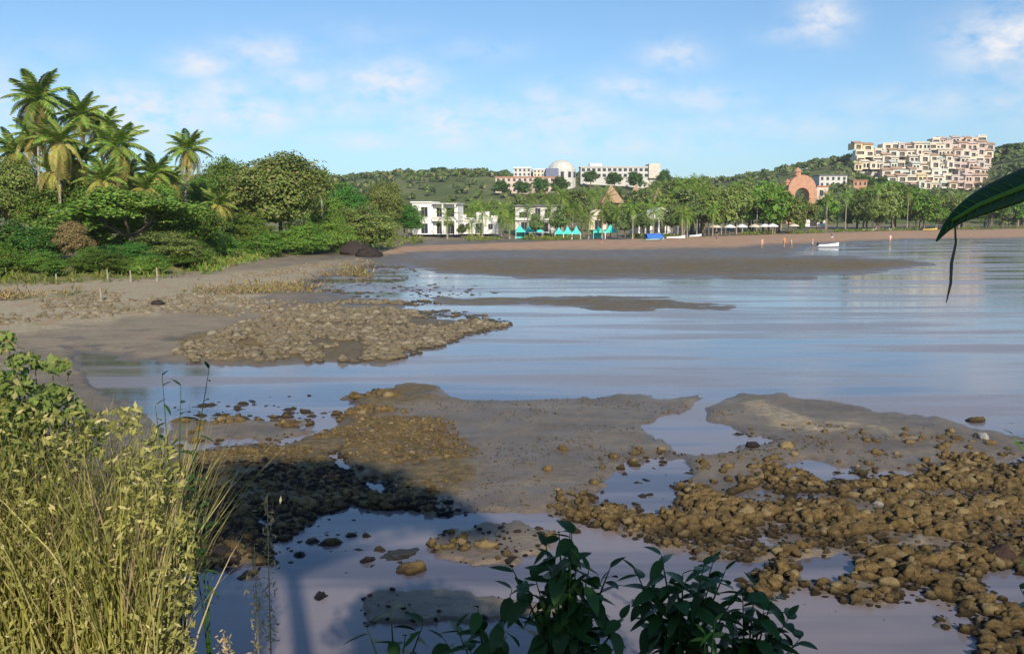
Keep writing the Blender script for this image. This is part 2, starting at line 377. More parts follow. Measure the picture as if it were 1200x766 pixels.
def gz(x, y):                         # height looked up on the finished ground sheet
    x = np.asarray(x, float); y = np.asarray(y, float)
    j = np.clip(np.searchsorted(yy, y) - 1, 0, len(yy) - 2); fy = np.clip((y - yy[j]) / (yy[j + 1] - yy[j]), 0, 1)
    t = x / (np.maximum(y, -6) + 14); i = np.clip(np.searchsorted(tt, t) - 1, 0, len(tt) - 2); fx = np.clip((t - tt[i]) / (tt[i + 1] - tt[i]), 0, 1)
    return (ZG[j, i] * (1 - fx) + ZG[j, i + 1] * fx) * (1 - fy) + (ZG[j + 1, i] * (1 - fx) + ZG[j + 1, i + 1] * fx) * fy
def height(x, y): return float(gz(x, y))
def hit(u, v):                        # where the line of sight meets the ground
    z = 0.0
    r = ray(u, v)
    for _ in range(5):
        k = (HC - z) / max(1e-4, -r.z); p = Vector((0, 0, HC)) + r * k; z = height(p.x, p.y)
    return Vector((p.x, p.y, z))
tt = np.concatenate([-np.geomspace(2.6, .64, 22)[:-1], np.linspace(-.64, .64, 680), np.geomspace(.64, 2.6, 22)[1:]])
vv = np.concatenate([np.linspace(790, 420, 250), np.linspace(420, 300, 140)[1:], np.linspace(300, 262, 70)[1:], np.linspace(262, 253.2, 16)[1:]])
yy = HC / np.tan(np.arctan((vv - 383) / F) + PITCH)
yy = np.concatenate([[-400, -120, -40, -15], np.linspace(-6, yy[0], 46)[:-1], yy, [3600]])
X = tt[None, :] * (np.maximum(yy, -6)[:, None] + 14); Y = np.repeat(yy[:, None], len(tt), 1)
X[:3] *= 6; X = np.clip(X, -3900, 3900)
Z, A1, A2, A3, A4, A5 = zones(X.ravel(), Y.ravel())
nr, nc = X.shape; ZG = Z.reshape(nr, nc)
idx = np.arange(nr * nc).reshape(nr, nc)
Fc = np.stack([idx[:-1, :-1], idx[:-1, 1:], idx[1:, 1:], idx[1:, :-1]], -1).reshape(-1, 4)
def groundmat():
    m, t = newmat('shore_ground'); g = G(t); geo = g.n('ShaderNodeNewGeometry'); P = geo.outputs['Position']
    za = g.n('ShaderNodeAttribute', attribute_name='zone'); sp = g.n('ShaderNodeSeparateColor'); t.links.new(za.outputs['Color'], sp.inputs[0])
    zb = g.n('ShaderNodeAttribute', attribute_name='zone2'); sp2 = g.n('ShaderNodeSeparateColor'); t.links.new(zb.outputs['Color'], sp2.inputs[0])
    n1 = g.noise(.6, 6, P, .6); n2 = g.noise(6, 6, P, .65); n3 = g.noise(45, 4, P, .7)
    mp = g.n('ShaderNodeMapping'); mp.inputs['Scale'].default_value = (.12, .9, 1); t.links.new(P, mp.inputs[0]); n4 = g.noise(1.2, 5, mp.outputs[0], .6)
    mud = g.mix(g.ramp(.3, .7, n1), (.175,.14,.105), (.265,.215,.155)); mud = g.mix(g.m('MULTIPLY', g.ramp(.5, .75, n4), .6), mud, (.35,.30,.225)); mud = g.mix(g.ramp(.52, .72, g.noise(2.6, 6, P, .7)), mud, (.15,.12,.085)); mud = g.mix(g.m('MULTIPLY', g.ramp(.58, .7, n3), .5), mud, (.40,.34,.26))
    alg = g.mix(g.ramp(.35, .65, n2), (.13,.09,.03), (.30,.21,.085)); alg = g.mix(g.ramp(.5, .8, n3), alg, (.36,.29,.17))
    ora = g.mix(g.ramp(.3, .7, n1), (.38,.22,.135), (.46,.31,.20))
    dry = g.mix(g.ramp(.35, .65, n2), (.29,.235,.15), (.50,.42,.29)); dry = g.mix(g.ramp(.5, .66, n1), dry, (.36,.25,.15)); dry = g.mix(g.ramp(.55, .68, g.noise(.16, 5, P, .7)), dry, (.28,.27,.14))
    gre = g.mix(g.ramp(.35, .65, n2), (.12,.15,.03), (.26,.24,.08))
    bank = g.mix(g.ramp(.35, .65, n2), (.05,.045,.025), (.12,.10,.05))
    c = g.mix(g.m('MULTIPLY', sp.outputs[2], .85), mud, dry)
    am = g.m('MULTIPLY', sp.outputs[0], g.ramp(.22, .46, g.noise(1.6, 5, P, .6)))
    c = g.mix(am, c, alg); c = g.mix(sp.outputs[1], c, ora)
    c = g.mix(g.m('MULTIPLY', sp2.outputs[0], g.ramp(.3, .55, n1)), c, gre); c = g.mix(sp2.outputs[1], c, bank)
    xyz = g.n('ShaderNodeSeparateXYZ'); t.links.new(P, xyz.inputs[0])
    wet = g.ramp(.14, .01, g.m('ADD', xyz.outputs[2], g.m('MULTIPLY_ADD', n2, .06, -.03)))
    wet = g.m('MULTIPLY', g.m('MAXIMUM', wet, g.m('MULTIPLY', g.ramp(.56, .66, g.noise(.5, 5, P, .6)), g.ramp(.26, .12, xyz.outputs[2]))), 1.0, clamp=True)
    c = g.mix(wet, c, g.mix(1.0, c, (.62,.60,.62), 'MULTIPLY'))
    ro = g.m('MULTIPLY_ADD', wet, -.52, .86)
    h = g.m('ADD', g.m('MULTIPLY', n2, .7), g.m('MULTIPLY', n3, g.m('MULTIPLY_ADD', am, .8, .15)))
    g.out(g.bsdf(c, ro, g.bump(h, .8, .08), .45, 1.38)); return m
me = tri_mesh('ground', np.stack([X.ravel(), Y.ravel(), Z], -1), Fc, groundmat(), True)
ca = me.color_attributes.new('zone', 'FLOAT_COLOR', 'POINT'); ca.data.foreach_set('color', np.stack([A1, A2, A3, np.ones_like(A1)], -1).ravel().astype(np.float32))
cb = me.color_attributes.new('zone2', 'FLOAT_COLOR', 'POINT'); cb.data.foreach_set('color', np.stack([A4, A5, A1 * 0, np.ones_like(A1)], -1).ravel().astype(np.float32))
tag(mobj('ground', me), kind='structure')

def watermat():
    m, t = newmat('shallow_tidal_water'); g = G(t); geo = g.n('ShaderNodeNewGeometry'); P = geo.outputs['Position']
    mp = g.n('ShaderNodeMapping'); mp.inputs['Scale'].default_value = (.05, .35, 1); t.links.new(P, mp.inputs[0])
    s1 = g.noise(1.0, 5, mp.outputs[0], .6)
    mp2 = g.n('ShaderNodeMapping'); mp2.inputs['Scale'].default_value = (.6, 1.6, 1); t.links.new(P, mp2.inputs[0])
    rip = g.noise(2.2, 4, mp2.outputs[0], .6); rip2 = g.noise(14, 3, mp2.outputs[0], .6)
    c = g.mix(g.ramp(.38, .56, s1), (.095,.09,.115), (.225,.19,.195))
    ro = g.m('MULTIPLY_ADD', g.ramp(.42, .60, s1), .24, .05)
    h = g.m('ADD', g.m('MULTIPLY', rip, .6), g.m('MULTIPLY', rip2, .12))
    g.out(g.bsdf(c, ro, g.bump(h, .06, .10), .5, 1.45)); return m
wx, wy = np.meshgrid([-3900, -300, 0, 300, 3900], [-3, 9, 60, 200, 330, 3600])
idw = np.arange(30).reshape(6, 5)
Fw = np.stack([idw[:-1, :-1], idw[:-1, 1:], idw[1:, 1:], idw[1:, :-1]], -1).reshape(-1, 4)
tag(mobj('bay_water', tri_mesh('bay_water', np.stack([wx.ravel(), wy.ravel(), wx.ravel() * 0], -1), Fw, watermat())), kind='structure')

# ---------------------------------------------------------------- hills
HD = 700.0
RU = [-3000,-600,-200,300,400,480,560,700,800,860,900,930,990,1010,1080,1160,1190,1300,1500,2200]
RV = [205,205,214,216,214,208,208,212,219,216,210,204,193,188,182,188,176,168,185,200]
def hillz(x, y):
    u = 600 + F * x / y; v = np.interp(u, RU, RV)
    rz = HC + (252 - v) / F * HD
    x_ = np.asarray(x, float); n = fbm(x_ / 60 + 5, np.asarray(y, float) / 60, 4) - .5
    y = np.asarray(y, float)
    s = sstep(400, 700, y) * (1 - .75 * sstep(760, 1100, y))
    z = s * rz + s * n * 9 - 2 * (1 - sstep(395, 430, y))
    ins = sstep(990, 1004, u) * (1 - sstep(1150, 1166, u))       # levelled ground the hotel is stepped into
    cap = np.interp(y, [392, 595, 606, 650, 700, 1150], [0, 20, 20, 56, 62, 90])
    return np.where(ins > 0, np.minimum(z, cap + (1 - ins) * 60), z)
hx = np.linspace(-1500, 1900, 230); hy = np.linspace(392, 1150, 60)
HX, HY = np.meshgrid(hx, hy); HZ = hillz(HX, HY)
idh = np.arange(HX.size).reshape(HX.shape)
Fh = np.stack([idh[:-1, :-1], idh[:-1, 1:], idh[1:, 1:], idh[1:, :-1]], -1).reshape(-1, 4)
def hillmat():
    m, t = newmat('hill_scrub'); g = G(t); geo = g.n('ShaderNodeNewGeometry'); P = geo.outputs['Position']
    a = g.noise(.03, 6, P, .65); b = g.noise(.25, 5, P, .7)
    c = g.mix(g.ramp(.35, .65, a), (.09,.12,.045), (.17,.19,.085)); c = g.mix(g.ramp(.5, .75, b), c, (.06,.085,.035))
    g.out(g.bsdf(c, .95, g.bump(b, .6, 3.0), .1)); return m
tag(mobj('hills', tri_mesh('hills', np.stack([HX.ravel(), HY.ravel(), HZ.ravel()], -1), Fh, hillmat(), True)), kind='structure')

# ---------------------------------------------------------------- foliage meshes
def rnd_dirs(n, rs):
    v = rs.normal(size=(n, 3)); return v / np.linalg.norm(v, axis=1, keepdims=True)
def leaf_quads(P, Nrm, size, rs, asp=.55):
    n = len(P); t = rnd_dirs(n, rs); t = np.cross(Nrm, t); t /= np.linalg.norm(t, axis=1, keepdims=True) + 1e-9; b = np.cross(Nrm, t)
    s = (size * (.6 + .8 * rs.rand(n)))[:, None]
    a = t * s * .5; c = b * s * .5 * asp
    return np.stack([P - a, P - c * 1.0 + a * .1, P + a, P + c + a * .1], 1)
def crown_mesh(name, lobes, clumps, per, leaf, mat, seed, spread=.17, down=.35, asp=.6, core=True):
    rs = np.random.RandomState(seed); lo = np.array(lobes, float)
    wgt = lo[:, 3] * lo[:, 5]; pick = rs.choice(len(lo), clumps, p=wgt / wgt.sum())
    d = rnd_dirs(clumps, rs); flip = (d[:, 2] < -down) & (rs.rand(clumps) < .8); d[flip, 2] *= -1
    rr = .58 + .54 * rs.rand(clumps) ** .8
    C = lo[pick, :3] + d * lo[pick, 3:6] * rr[:, None]
    csz = spread * (.6 + .8 * rs.rand(clumps))
    k = np.repeat(np.arange(clumps), per); n = len(k)
    off = rnd_dirs(n, rs) * (rs.rand(n) ** .5)[:, None]; off[:, 2] *= .65
    P = C[k] + off * csz[k][:, None]
    nr_ = off * .7 + d[k] * .5 + rs.normal(size=(n, 3)) * .45 + np.array([0, 0, .35]); nr_ /= np.linalg.norm(nr_, axis=1, keepdims=True)
    Q = leaf_quads(P, nr_, leaf, rs, asp)
    if core:                                  # bigger leaves deep inside so the crown is not see-through everywhere
        m = int(n * .12); pk = rs.choice(len(lo), m, p=wgt / wgt.sum()); dd = rnd_dirs(m, rs)
        PP = lo[pk, :3] + dd * lo[pk, 3:6] * (.15 + .5 * rs.rand(m))[:, None]
        Q = np.concatenate([Q, leaf_quads(PP, rnd_dirs(m, rs), leaf * 2.2, rs, .8)])
    return quads_mesh(name, Q, mat)
def trunk_mesh(name, lobes, r0, seed, zb=0.0, lean=.05):
    rs = random.Random(seed); mb = MB(); fork = Vector((rs.uniform(-lean, lean), rs.uniform(-lean, lean), .35))
    mb.tube([(0, 0, -.06), (rs.uniform(-.02, .02), 0, .12), fork * .7, fork], [r0 * 1.5, r0, r0 * .85, r0 * .75], 8)
    for l in lobes[:6]:
        e = Vector(l[:3]); m1 = fork.lerp(e, .5) + Vector((rs.uniform(-.06, .06), rs.uniform(-.06, .06), -.03))
        mb.tube([fork - Vector((0, 0, .03)), m1, e + Vector((0, 0, l[5] * .3))], [r0 * .6, r0 * .38, r0 * .12], 6)
    return mb.mesh(name, M['bark'], True)
# unit trees: height 1, crown radius about .5
LOB = {
 'round': [(0,0,.66,.30,.30,.28),(.22,.08,.58,.24,.24,.2),(-.24,.05,.56,.24,.24,.2),(.04,-.24,.55,.24,.22,.2),(-.05,.22,.57,.22,.22,.2),(.12,-.1,.76,.2,.2,.18),(-.14,-.12,.72,.2,.2,.17),(.0,-.2,.38,.3,.2,.14)],
 'tall': [(0,0,.72,.24,.24,.24),(.16,.05,.58,.2,.2,.17),(-.18,-.04,.55,.2,.2,.17),(.03,-.18,.5,.2,.18,.16),(-.03,.15,.5,.2,.18,.16),(.05,0,.86,.13,.13,.13)],
 'spread': [(0,0,.82,.26,.26,.13),(.28,.05,.70,.24,.24,.13),(-.30,.0,.66,.24,.24,.14),(.12,-.26,.58,.24,.22,.12),(-.16,.2,.76,.22,.24,.10),(-.12,-.28,.46,.26,.2,.13),(.38,-.12,.46,.18,.2,.13),(-.42,-.15,.40,.18,.2,.13),(.16,-.3,.30,.24,.18,.12),(-.24,-.26,.24,.22,.18,.12),(.14,.05,.92,.12,.12,.07)],
 'bush': [(0,0,.5,.36,.34,.44),(.3,.05,.36,.26,.26,.34),(-.3,.03,.38,.26,.26,.34),(.1,-.25,.32,.28,.22,.3),(-.14,-.2,.36,.26,.22,.32),(.05,.0,.76,.22,.2,.2)],
}
CR = {}
def crown(kind, mat, tier, var=0):
    key = (kind, mat, tier, var)
    if key not in CR:
        lb = LOB[kind]; rs = random.Random(hash_str(kind) + var); lb = [tuple(q * rs.uniform(.88, 1.12) if i != 2 else q for i, q in enumerate(l)) for l in lb]
        cl, per, lf = {'near': (240, 80, .028), 'mid': (120, 34, .055), 'far': (60, 22, .085)}[tier]
        CR[key] = (crown_mesh('crown', lb, cl, per, lf, M[mat], 11 + var * 7 + hash_str(kind + mat) % 50, .12 if kind != 'spread' else .11), trunk_mesh('trunk', lb, .028, 5 + var))
    return CR[key]
def hash_str(s): return sum(ord(c) * (i + 3) for i, c in enumerate(s))
def plant_tree(name, base, h, wdt, kind, mat, tier, label, cat, group=None, var=0, rz=None):
    c, tr = crown(kind, mat, tier, var)
    o = empty(name, base, random.uniform(0, 6.28) if rz is None else rz, label, cat, group)
    mobj('trunk', tr, o, scale=(wdt * .8, wdt * .8, h)); mobj('crown', c, o, scale=(wdt, wdt, h)); return o
def tree_px(name, u, vtop, hw, D, kind, mat, tier, label, cat, group=None, var=0):
    top = atd(u, vtop, D); b = height(top.x, top.y) if D < 420 else float(hillz(np.array([top.x]), np.array([top.y]))[0])
    h = max(1.0, (top.z - b) / .96)
    return plant_tree(name, (top.x, top.y, b - .05), h, hw / F * D * 2.0, kind, mat, tier, label, cat, group, var)

# ---------------------------------------------------------------- palms
def frond_mesh(length, droop, pairs, mat, seed, lw=.07):
    rs = random.Random(seed); mb = MB(); pts = []
    n = 9
    for i in range(n + 1):
        t = i / n; pts.append(Vector((length * (t - .18 * t * t * droop), 0, length * (.34 * t - droop * .62 * t * t))))
    mb.tube(pts, [max(.006, .03 * (1 - i / n)) for i in range(n + 1)], 4)
    def at_(t):
        k = min(n - 1, int(t * n)); f = t * n - k; return pts[k].lerp(pts[k + 1], f), (pts[k + 1] - pts[k]).normalized()
    for i in range(pairs):
        t = .12 + .87 * i / (pairs - 1); p, d = at_(t)
        ll = length * .24 * math.sin(math.pi * min(1, .12 + t * .86)) ** .6 + .05
        for s in (-1, 1):
            dirv = (d * .55 + Vector((0, s, 0)) * .85 + Vector((0, 0, -.30 - .25 * rs.random()))).normalized()
            q = p + dirv * ll * rs.uniform(.8, 1.1); q2 = p.lerp(q, .55) + Vector((0, 0, .04 * ll)); wv = d * lw * .5 * length / 3
            mb.quad(p - wv * .6, q2 - wv, q2 + wv, p + wv * .6); mb.quad(q2 - wv, q - Vector((0, 0, ll * .12)), q2 + wv)
    return mb.mesh('frond', mat)
FR = [frond_mesh(3.0, .75, 24, M['frond'], 1, .12), frond_mesh(3.0, 1.05, 24, M['frond'], 2, .12), frond_mesh(2.9, 1.35, 22, M['frond'], 3, .12)]
FRY = [frond_mesh(2.8, 1.5, 20, M['frond_yellow'], 4, .12), frond_mesh(2.6, 1.9, 18, M['frond_yellow'], 5, .12)]
FRF = [frond_mesh(3.0, d, 10, M[m_], s, .13) for d, m_, s in ((.8, 'frond', 6), (1.2, 'frond', 7), (1.6, 'frond_yellow', 8))]
def frond_angles(n, rs):
    out = []
    for i in range(n):
        t = i / n; a = i * 2.4 + rs.uniform(-.2, .2); out.append((a, 1.15 - 2.1 * t + rs.uniform(-.12, .12), t))
    return out
def palm_near(u, v, D, R_, label, yellow=.25, lean=0.0, seed=0):
    R_ *= 1.22
    rs = random.Random(seed); c = atd(u, v, D); b = height(c.x, c.y)
    base = (c.x - lean, c.y, b - .1); H = c.z - b
    o = empty('coconut_palm', base, 0, label, 'palm tree', 'coconut palms on the left shore')
    mb = MB(); pts = [(lean * t * t, 0.15 * math.sin(3 * t), H * t) for t in [i / 8 for i in range(9)]]
    mb.tube(pts, [.24, .17, .15, .14, .13, .125, .12, .12, .13], 8); mb.build('trunk', M['palm_bark'], o, smooth=True)
    k = R_ / F * D / 2.9
    for a, e, t in frond_angles(34, rs):
        yl = t > 1 - yellow
        meh = rs.choice(FRY) if yl else FR[min(2, int(t * 3))]
        f = mobj('frond', meh, o, (lean, 0, H), (0, -e, a), (k * rs.uniform(.9, 1.15),) * 3)
        if yl: f['label'] = 'yellowing drooping frond'
    mb = MB()
    for i in range(7):
        a = i * .9; mb.lathe([(.001, -.32), (.1, -.25), (.13, -.12), (.09, -.01), (.001, .03)], 7, (lean + .22 * math.cos(a), .22 * math.sin(a)))
    mb.build('coconuts', M['frond_yellow'], o, (0, 0, H - .05), smooth=True)
    return o
def far_palm_mesh(seed):
    rs = random.Random(seed); mb = MB(); V = []; Fs = []
    for a, e, t in frond_angles(17, rs):
        src = FRF[min(2, int(t * 2.6))]; m = Matrix.Rotation(a, 4, 'Z') @ Matrix.Rotation(-e, 4, 'Y')
        i = len(mb.v); mb.v += [tuple(m @ q.co) for q in src.vertices]; mb.f += [tuple(i + j for j in p.vertices) for p in src.polygons]
    me_ = mb.mesh('crown', M['frond']); return me_
FPC = [far_palm_mesh(s) for s in (1, 2, 3)]
FPT = MB().tube([(0, 0, 0), (.01, 0, .3), (.0, .01, .7), (0, 0, 1)], [.2, .15, .13, .13], 6).mesh('trunk', M['palm_bark'], True)
def palm_far(x, y, b, H, R_, label, group, var=0):
    o = empty('palm_tree', (x, y, b), random.uniform(0, 6), label, 'palm tree', group)
    mobj('trunk', FPT, o, scale=(1, 1, H)); k = R_ / 2.9; mobj('crown', FPC[var % 3], o, (0, 0, H), scale=(k, k, k)); return o

# left shore palms
for i, (u, v, D, R_, yl, ln, lab) in enumerate([
 (44,118,92,36,.15,.6,'tallest coconut palm at the left edge of the sky'),
 (94,135,96,30,.25,-.5,'second tall coconut palm, right beside the tallest one'),
 (68,168,88,32,.5,.3,'yellowish coconut palm in front of and below the two tallest'),
 (138,172,90,33,.3,.5,'coconut palm with wide dark fronds between the tall pair and the lone palm'),
 (120,212,85,28,.6,.2,'low coconut palm with hanging yellow fronds above the feathery green tree'),
 (220,176,100,26,.4,.8,'slim lone coconut palm standing clear at the right of the left grove'),
 (182,204,94,25,.4,-.4,'shorter coconut palm just left of the slim lone palm'),
 (18,178,99,30,.4,.0,'half hidden coconut palm at the very left edge behind the olive tree'),
 (256,240,98,22,.6,.0,'low palm with yellow fronds left of the big round olive tree'),
 (170,222,86,22,.7,.2,'small palm of mostly dry yellow fronds behind the feathery green tree'),
 (118,150,101,26,.3,.2,'coconut palm half hidden behind the second tall palm and the dark fronded one'),
 (40,160,97,28,.5,-.3,'coconut palm with drooping yellowish fronds directly below the tallest palm'),
 (92,188,93,27,.5,.3,'shaggy coconut palm in the middle of the left grove'),
 (150,205,98,24,.4,-.3,'shaggy palm behind the small one of dry yellow fronds'),
 (200,212,96,20,.6,.2,'small yellow palm at the trunk of the slim lone palm'),
 (62,202,89,24,.7,.0,'low shaggy yellow palm over the mid green tree'),
 (376,210,128,13,.1,.0,'small dark palm poking over the right side of the round olive tree')]):
    palm_near(u, v, D, R_, lab, yl, ln, 20 + i)

# left shore trees and bushes
for i, (n_, u, vt, hw, D, k_, m_, lab) in enumerate([
 ('broadleaf_tree',8,186,44,95,'round','leaf_olive','olive leafed tree at the left edge below the tallest palms'),
 ('broadleaf_tree',72,212,50,91,'round','leaf_mid','mid green tree under the two tallest palms'),
 ('feathery_tree',150,226,90,80,'spread','leaf_bright','bright green feathery tree with flat layered canopy'),
 ('broadleaf_tree',222,240,44,86,'round','leaf_mid','rounded green tree below the slim lone palm'),
 ('shrub',22,262,50,72,'bush','leaf_dark','large dark green bush at the left edge of the beach'),
 ('small_tree',84,262,30,72,'tall','leaf_tan','small tan leafed tree right of the large dark bush'),
 ('shrub',148,284,34,71.5,'bush','leaf_dark','dark green bush under the feathery tree'),
 ('shrub',190,272,40,76,'bush','leaf_olive','brownish bush under the right end of the feathery canopy'),
 ('broadleaf_tree',325,181,66,114,'round','leaf_olive','biggest rounded olive tree, right of the slim palm'),
 ('broadleaf_tree',262,186,36,122,'round','leaf_mid','green tree partly behind the biggest rounded olive tree'),
 ('shrub',278,250,42,106,'bush','leaf_bright','bright green bush at the foot of the biggest olive tree'),
 ('shrub',352,262,38,112,'bush','leaf_bright','bright green bush above the grassy bank'),
 ('shrub',424,243,42,127,'bush','leaf_olive','olive bush overhanging the dark boulders'),
 ('broadleaf_tree',402,215,34,150,'round','leaf_dark','dark tree behind the olive bush that overhangs the boulders'),
 ('broadleaf_tree',448,214,28,165,'round','leaf_olive','olive tree between the boulder bush and the two storey villa'),
 ('broadleaf_tree',474,240,24,172,'round','leaf_dark','dark rounded tree touching the left side of the two storey villa'),
 ('broadleaf_tree',236,212,34,112,'tall','leaf_mid','narrow green tree right behind the slim lone palm'),
 ('broadleaf_tree',-70,180,60,92,'round','leaf_mid','green tree standing just beyond the left edge of the view'),
 ('shrub',-60,262,60,72,'bush','leaf_dark','dark bush standing just beyond the left edge of the view'),
 ('shrub',105,290,26,70,'bush','leaf_mid','low mid green bush between the tan tree and the dark bush'),
 ('broadleaf_tree',30,196,46,104,'round','leaf_dark','dark tree filling the gap behind the two tallest palms'),
 ('broadleaf_tree',112,214,42,104,'round','leaf_mid','green tree standing between the trunks of the tall palms and the fronded one'),
 ('broadleaf_tree',165,212,40,106,'round','leaf_olive','olive tree behind the palm of dry yellow fronds'),
 ('broadleaf_tree',200,222,36,104,'tall','leaf_dark','dark tree at the trunk of the slim lone palm'),
 ('broadleaf_tree',296,196,40,130,'round','leaf_dark','dark tree far behind the biggest rounded olive tree'),
 ('shrub',218,282,34,78,'bush','leaf_bright','bright green bush at the right end of the left beach bushes'),
 ('shrub',246,268,34,92,'bush','leaf_mid','green bush between the feathery tree and the grassy bank'),
 ('shrub',310,272,30,104,'bush','leaf_mid','green bush in shade of the biggest olive tree'),
 ('shrub',-10,286,40,67,'bush','leaf_mid','low green bush cut by the left edge of the view'),
 ('broadleaf_tree',135,196,34,108,'tall','leaf_mid','narrow green tree rising between the dark fronded palm and the second tall palm'),
 ('broadleaf_tree',78,190,36,108,'tall','leaf_olive','olive tree behind the trunks of the two tallest palms'),
 ('broadleaf_tree',182,216,34,90,'round','leaf_bright','bright green tree just above the right end of the feathery canopy'),
 ('shrub',120,296,36,69,'bush','leaf_mid','green bush filling the shade under the feathery tree'),
 ('shrub',168,300,30,70,'bush','leaf_bright','low bright green bush at the foot of the feathery tree'),
 ('shrub',205,296,28,76,'bush','leaf_mid','low green bush where the grassy bank begins'),
 ('shrub',386,252,30,118,'bush','leaf_bright','bright bush between the grassy bank and the olive boulder bush'),
 ('broadleaf_tree',382,228,30,140,'round','leaf_mid','mid green tree under the small dark palm'),
 ('shrub',48,296,30,67,'bush','leaf_mid','low green bush in front of the large dark bush')]):
    tree_px(n_, u, vt, hw, D, k_, m_, 'near', lab, 'tree' if 'tree' in n_ else 'bush', 'trees and bushes of the left shore', i % 2)

# ---------------------------------------------------------------- far shore trees
PRU = [400,470,520,600,650,700,770,800,900,940,1000,1040,1100,1180,1300,1500]
PRV = [218,238,236,232,222,224,214,210,211,232,221,212,228,230,226,220]
LAND = [(495,'the dark tree by the villa'),(560,'the two storey white villa'),(610,'the low white house'),(660,'the grey villa'),(730,'the turquoise tents'),(800,'the white beach house with dark porch'),(870,'the tree belt right of the beach house'),(930,'the orange arch'),(1000,'the shore below the orange arch'),(1070,'the shore below the stepped hillside hotel'),(1140,'the right end of the stepped hotel'),(3000,'the right edge shore')]
ORD = ['leftmost','second','third','fourth','fifth','sixth','seventh','eighth','ninth','tenth','eleventh','twelfth','thirteenth','fourteenth','fifteenth','sixteenth','seventeenth','eighteenth','nineteenth','twentieth'] + [a + b for a in ('twenty ', 'thirty ', 'forty ', 'fifty ') for b in ('first','second','third','fourth','fifth','sixth','seventh','eighth','ninth','tenth')]
spots = []
rs = random.Random(5)
for i in range(190):
    u = rs.uniform(440, 1330) if i < 70 else rs.uniform(770, 1330)
    ds = 5 * F / (np.interp(u, [a for a, b in SHORE], [b for a, b in SHORE]) - 252.0)
    D = max(ds * rs.uniform(1.06, 1.75), 214 if u < 800 else 0) if u < 780 else ds * rs.uniform(1.02, 1.22)
    D = min(D, 392)
    if 690 < u < 780 and D < 275: D += 62
    if 915 < u < 965 and rs.random() < .6: continue
    vt = np.interp(u, PRU, PRV) + rs.uniform(-2, 16) * (1 if rs.random() < .8 else 1.8)
    if u < 600: vt = max(vt, 236)
    spots.append((u, vt, D, rs.random() < (.62 if u < 800 else .45), rs.randrange(3), rs.random()))
for u, vt, D in [(488,248,183),(524,246,180),(565,244,182),(553,256,184),(618,240,190),(628,250,180),(645,240,195),(742,238,180),(752,246,192),(766,240,178),(776,246,190),(788,240,182),(800,244,178),(706,240,184),(716,236,196),(572,238,206),(610,228,220),(625,226,224),(660,226,228),(676,222,238),(696,224,240),(712,226,232),(745,222,240),(771,224,238),(541,262,186),(590,238,188),(597,250,184),(588,246,196),(655,244,186),(668,238,192),(682,246,188),(690,250,184),(724,242,190),(733,250,182),(806,246,192),(640,226,210),(836,240,210)]: spots.append((u, vt, D, u not in (541, 655, 733, 628, 752, 788, 716, 610, 676, 745), 1, .4))
spots.sort()
cnt = {}
def seg(u): return next(n for lim, n in LAND if u < lim)
fixed = []
for (u, vt, D, palm, var, r) in spots:
    kind = 'palm' if palm else 'tree'; s = seg(u); k = (kind, s); cnt[k] = cnt.get(k, 0) + 1; fixed.append(cnt[k])
for (u, vt, D, palm, var, r), c_ in zip(spots, fixed):
    p = atd(u, vt, D); b = height(p.x, p.y) - .1; H = p.z - b; s = seg(u); kind = 'palm' if palm else 'tree'
    lab = ('%s %s from the left by %s' % (ORD[c_ - 1], kind, s)).replace('leftmost palm from the left', 'leftmost palm').replace('leftmost tree from the left', 'leftmost tree')
    if palm: palm_far(p.x, p.y, b, H - 1.2, 2.9 + r * .9, lab, 'palms along the far shore', var)
    else:
        m_ = ['leaf_mid', 'leaf_far', 'leaf_olive'][var]
        plant_tree('shore_tree', (p.x, p.y, b), H, H * (.7 + .45 * r), ['round', 'tall', 'round'][var], m_, 'mid', lab, 'tree', 'trees along the far shore', var % 2)

# low hedge / scrub at the foot of the far trees, grass tufts on the left bank
def tufts(name, pts, size, mat, seed, per=14, asp=.35, label=None, cat=None):
    rs = np.random.RandomState(seed); P = np.repeat(np.array(pts), per, 0); n = len(P); sz = np.repeat(np.array(size), per)
    off = rs.normal(size=(n, 3)) * sz[:, None] * .5; off[:, 2] = np.abs(off[:, 2]) * .9; P = P + off
    nr_ = rs.normal(size=(n, 3)) + np.array([0, -.4, .5]); nr_ /= np.linalg.norm(nr_, axis=1, keepdims=True)
    s = sz * .55; t = rnd_dirs(n, rs); t[:, 2] = np.abs(t[:, 2]) + .6; t = t - nr_ * (t * nr_).sum(1, keepdims=True); t /= np.linalg.norm(t, axis=1, keepdims=True); bb = np.cross(nr_, t)
    a = t * s[:, None]; c = bb * s[:, None] * asp
    o = mobj(name, quads_mesh(name, np.stack([P - c * .5, P + c * .5, P + a + c * .2, P + a - c * .2], 1), mat)); return tag(o, label, cat, kind='stuff')
def area_scatter(poly, n, seed, smin, smax, thr=.0, fs=1.0):
    rs = random.Random(seed); out = []; sz = []; t = 0
    P = [hit(a, b) for a, b in poly]; x0, x1 = min(p.x for p in P), max(p.x for p in P); y0, y1 = min(p.y for p in P), max(p.y for p in P)
    xs = np.array([rs.uniform(x0, x1) for _ in range(n * 5)]); ys = np.array([rs.uniform(y0, y1) for _ in range(n * 5)])
    u, v = to_px(xs, ys); ok = (sd_poly(u, v, poly) > np.array([rs.uniform(-4, 6) for _ in range(n * 5)])) & (fbm(xs * fs, ys * fs, 3) > thr)
    xs, ys = xs[ok][:n], ys[ok][:n]; zs = gz(xs, ys)
    return list(zip(xs, ys, zs)), [rs.uniform(smin, smax) * (1 if rs.random() < .8 else 1.6) for _ in xs]
def inpoly(p, u, v): return sd_poly(np.array([u]), np.array([v]), p)[0] > 0
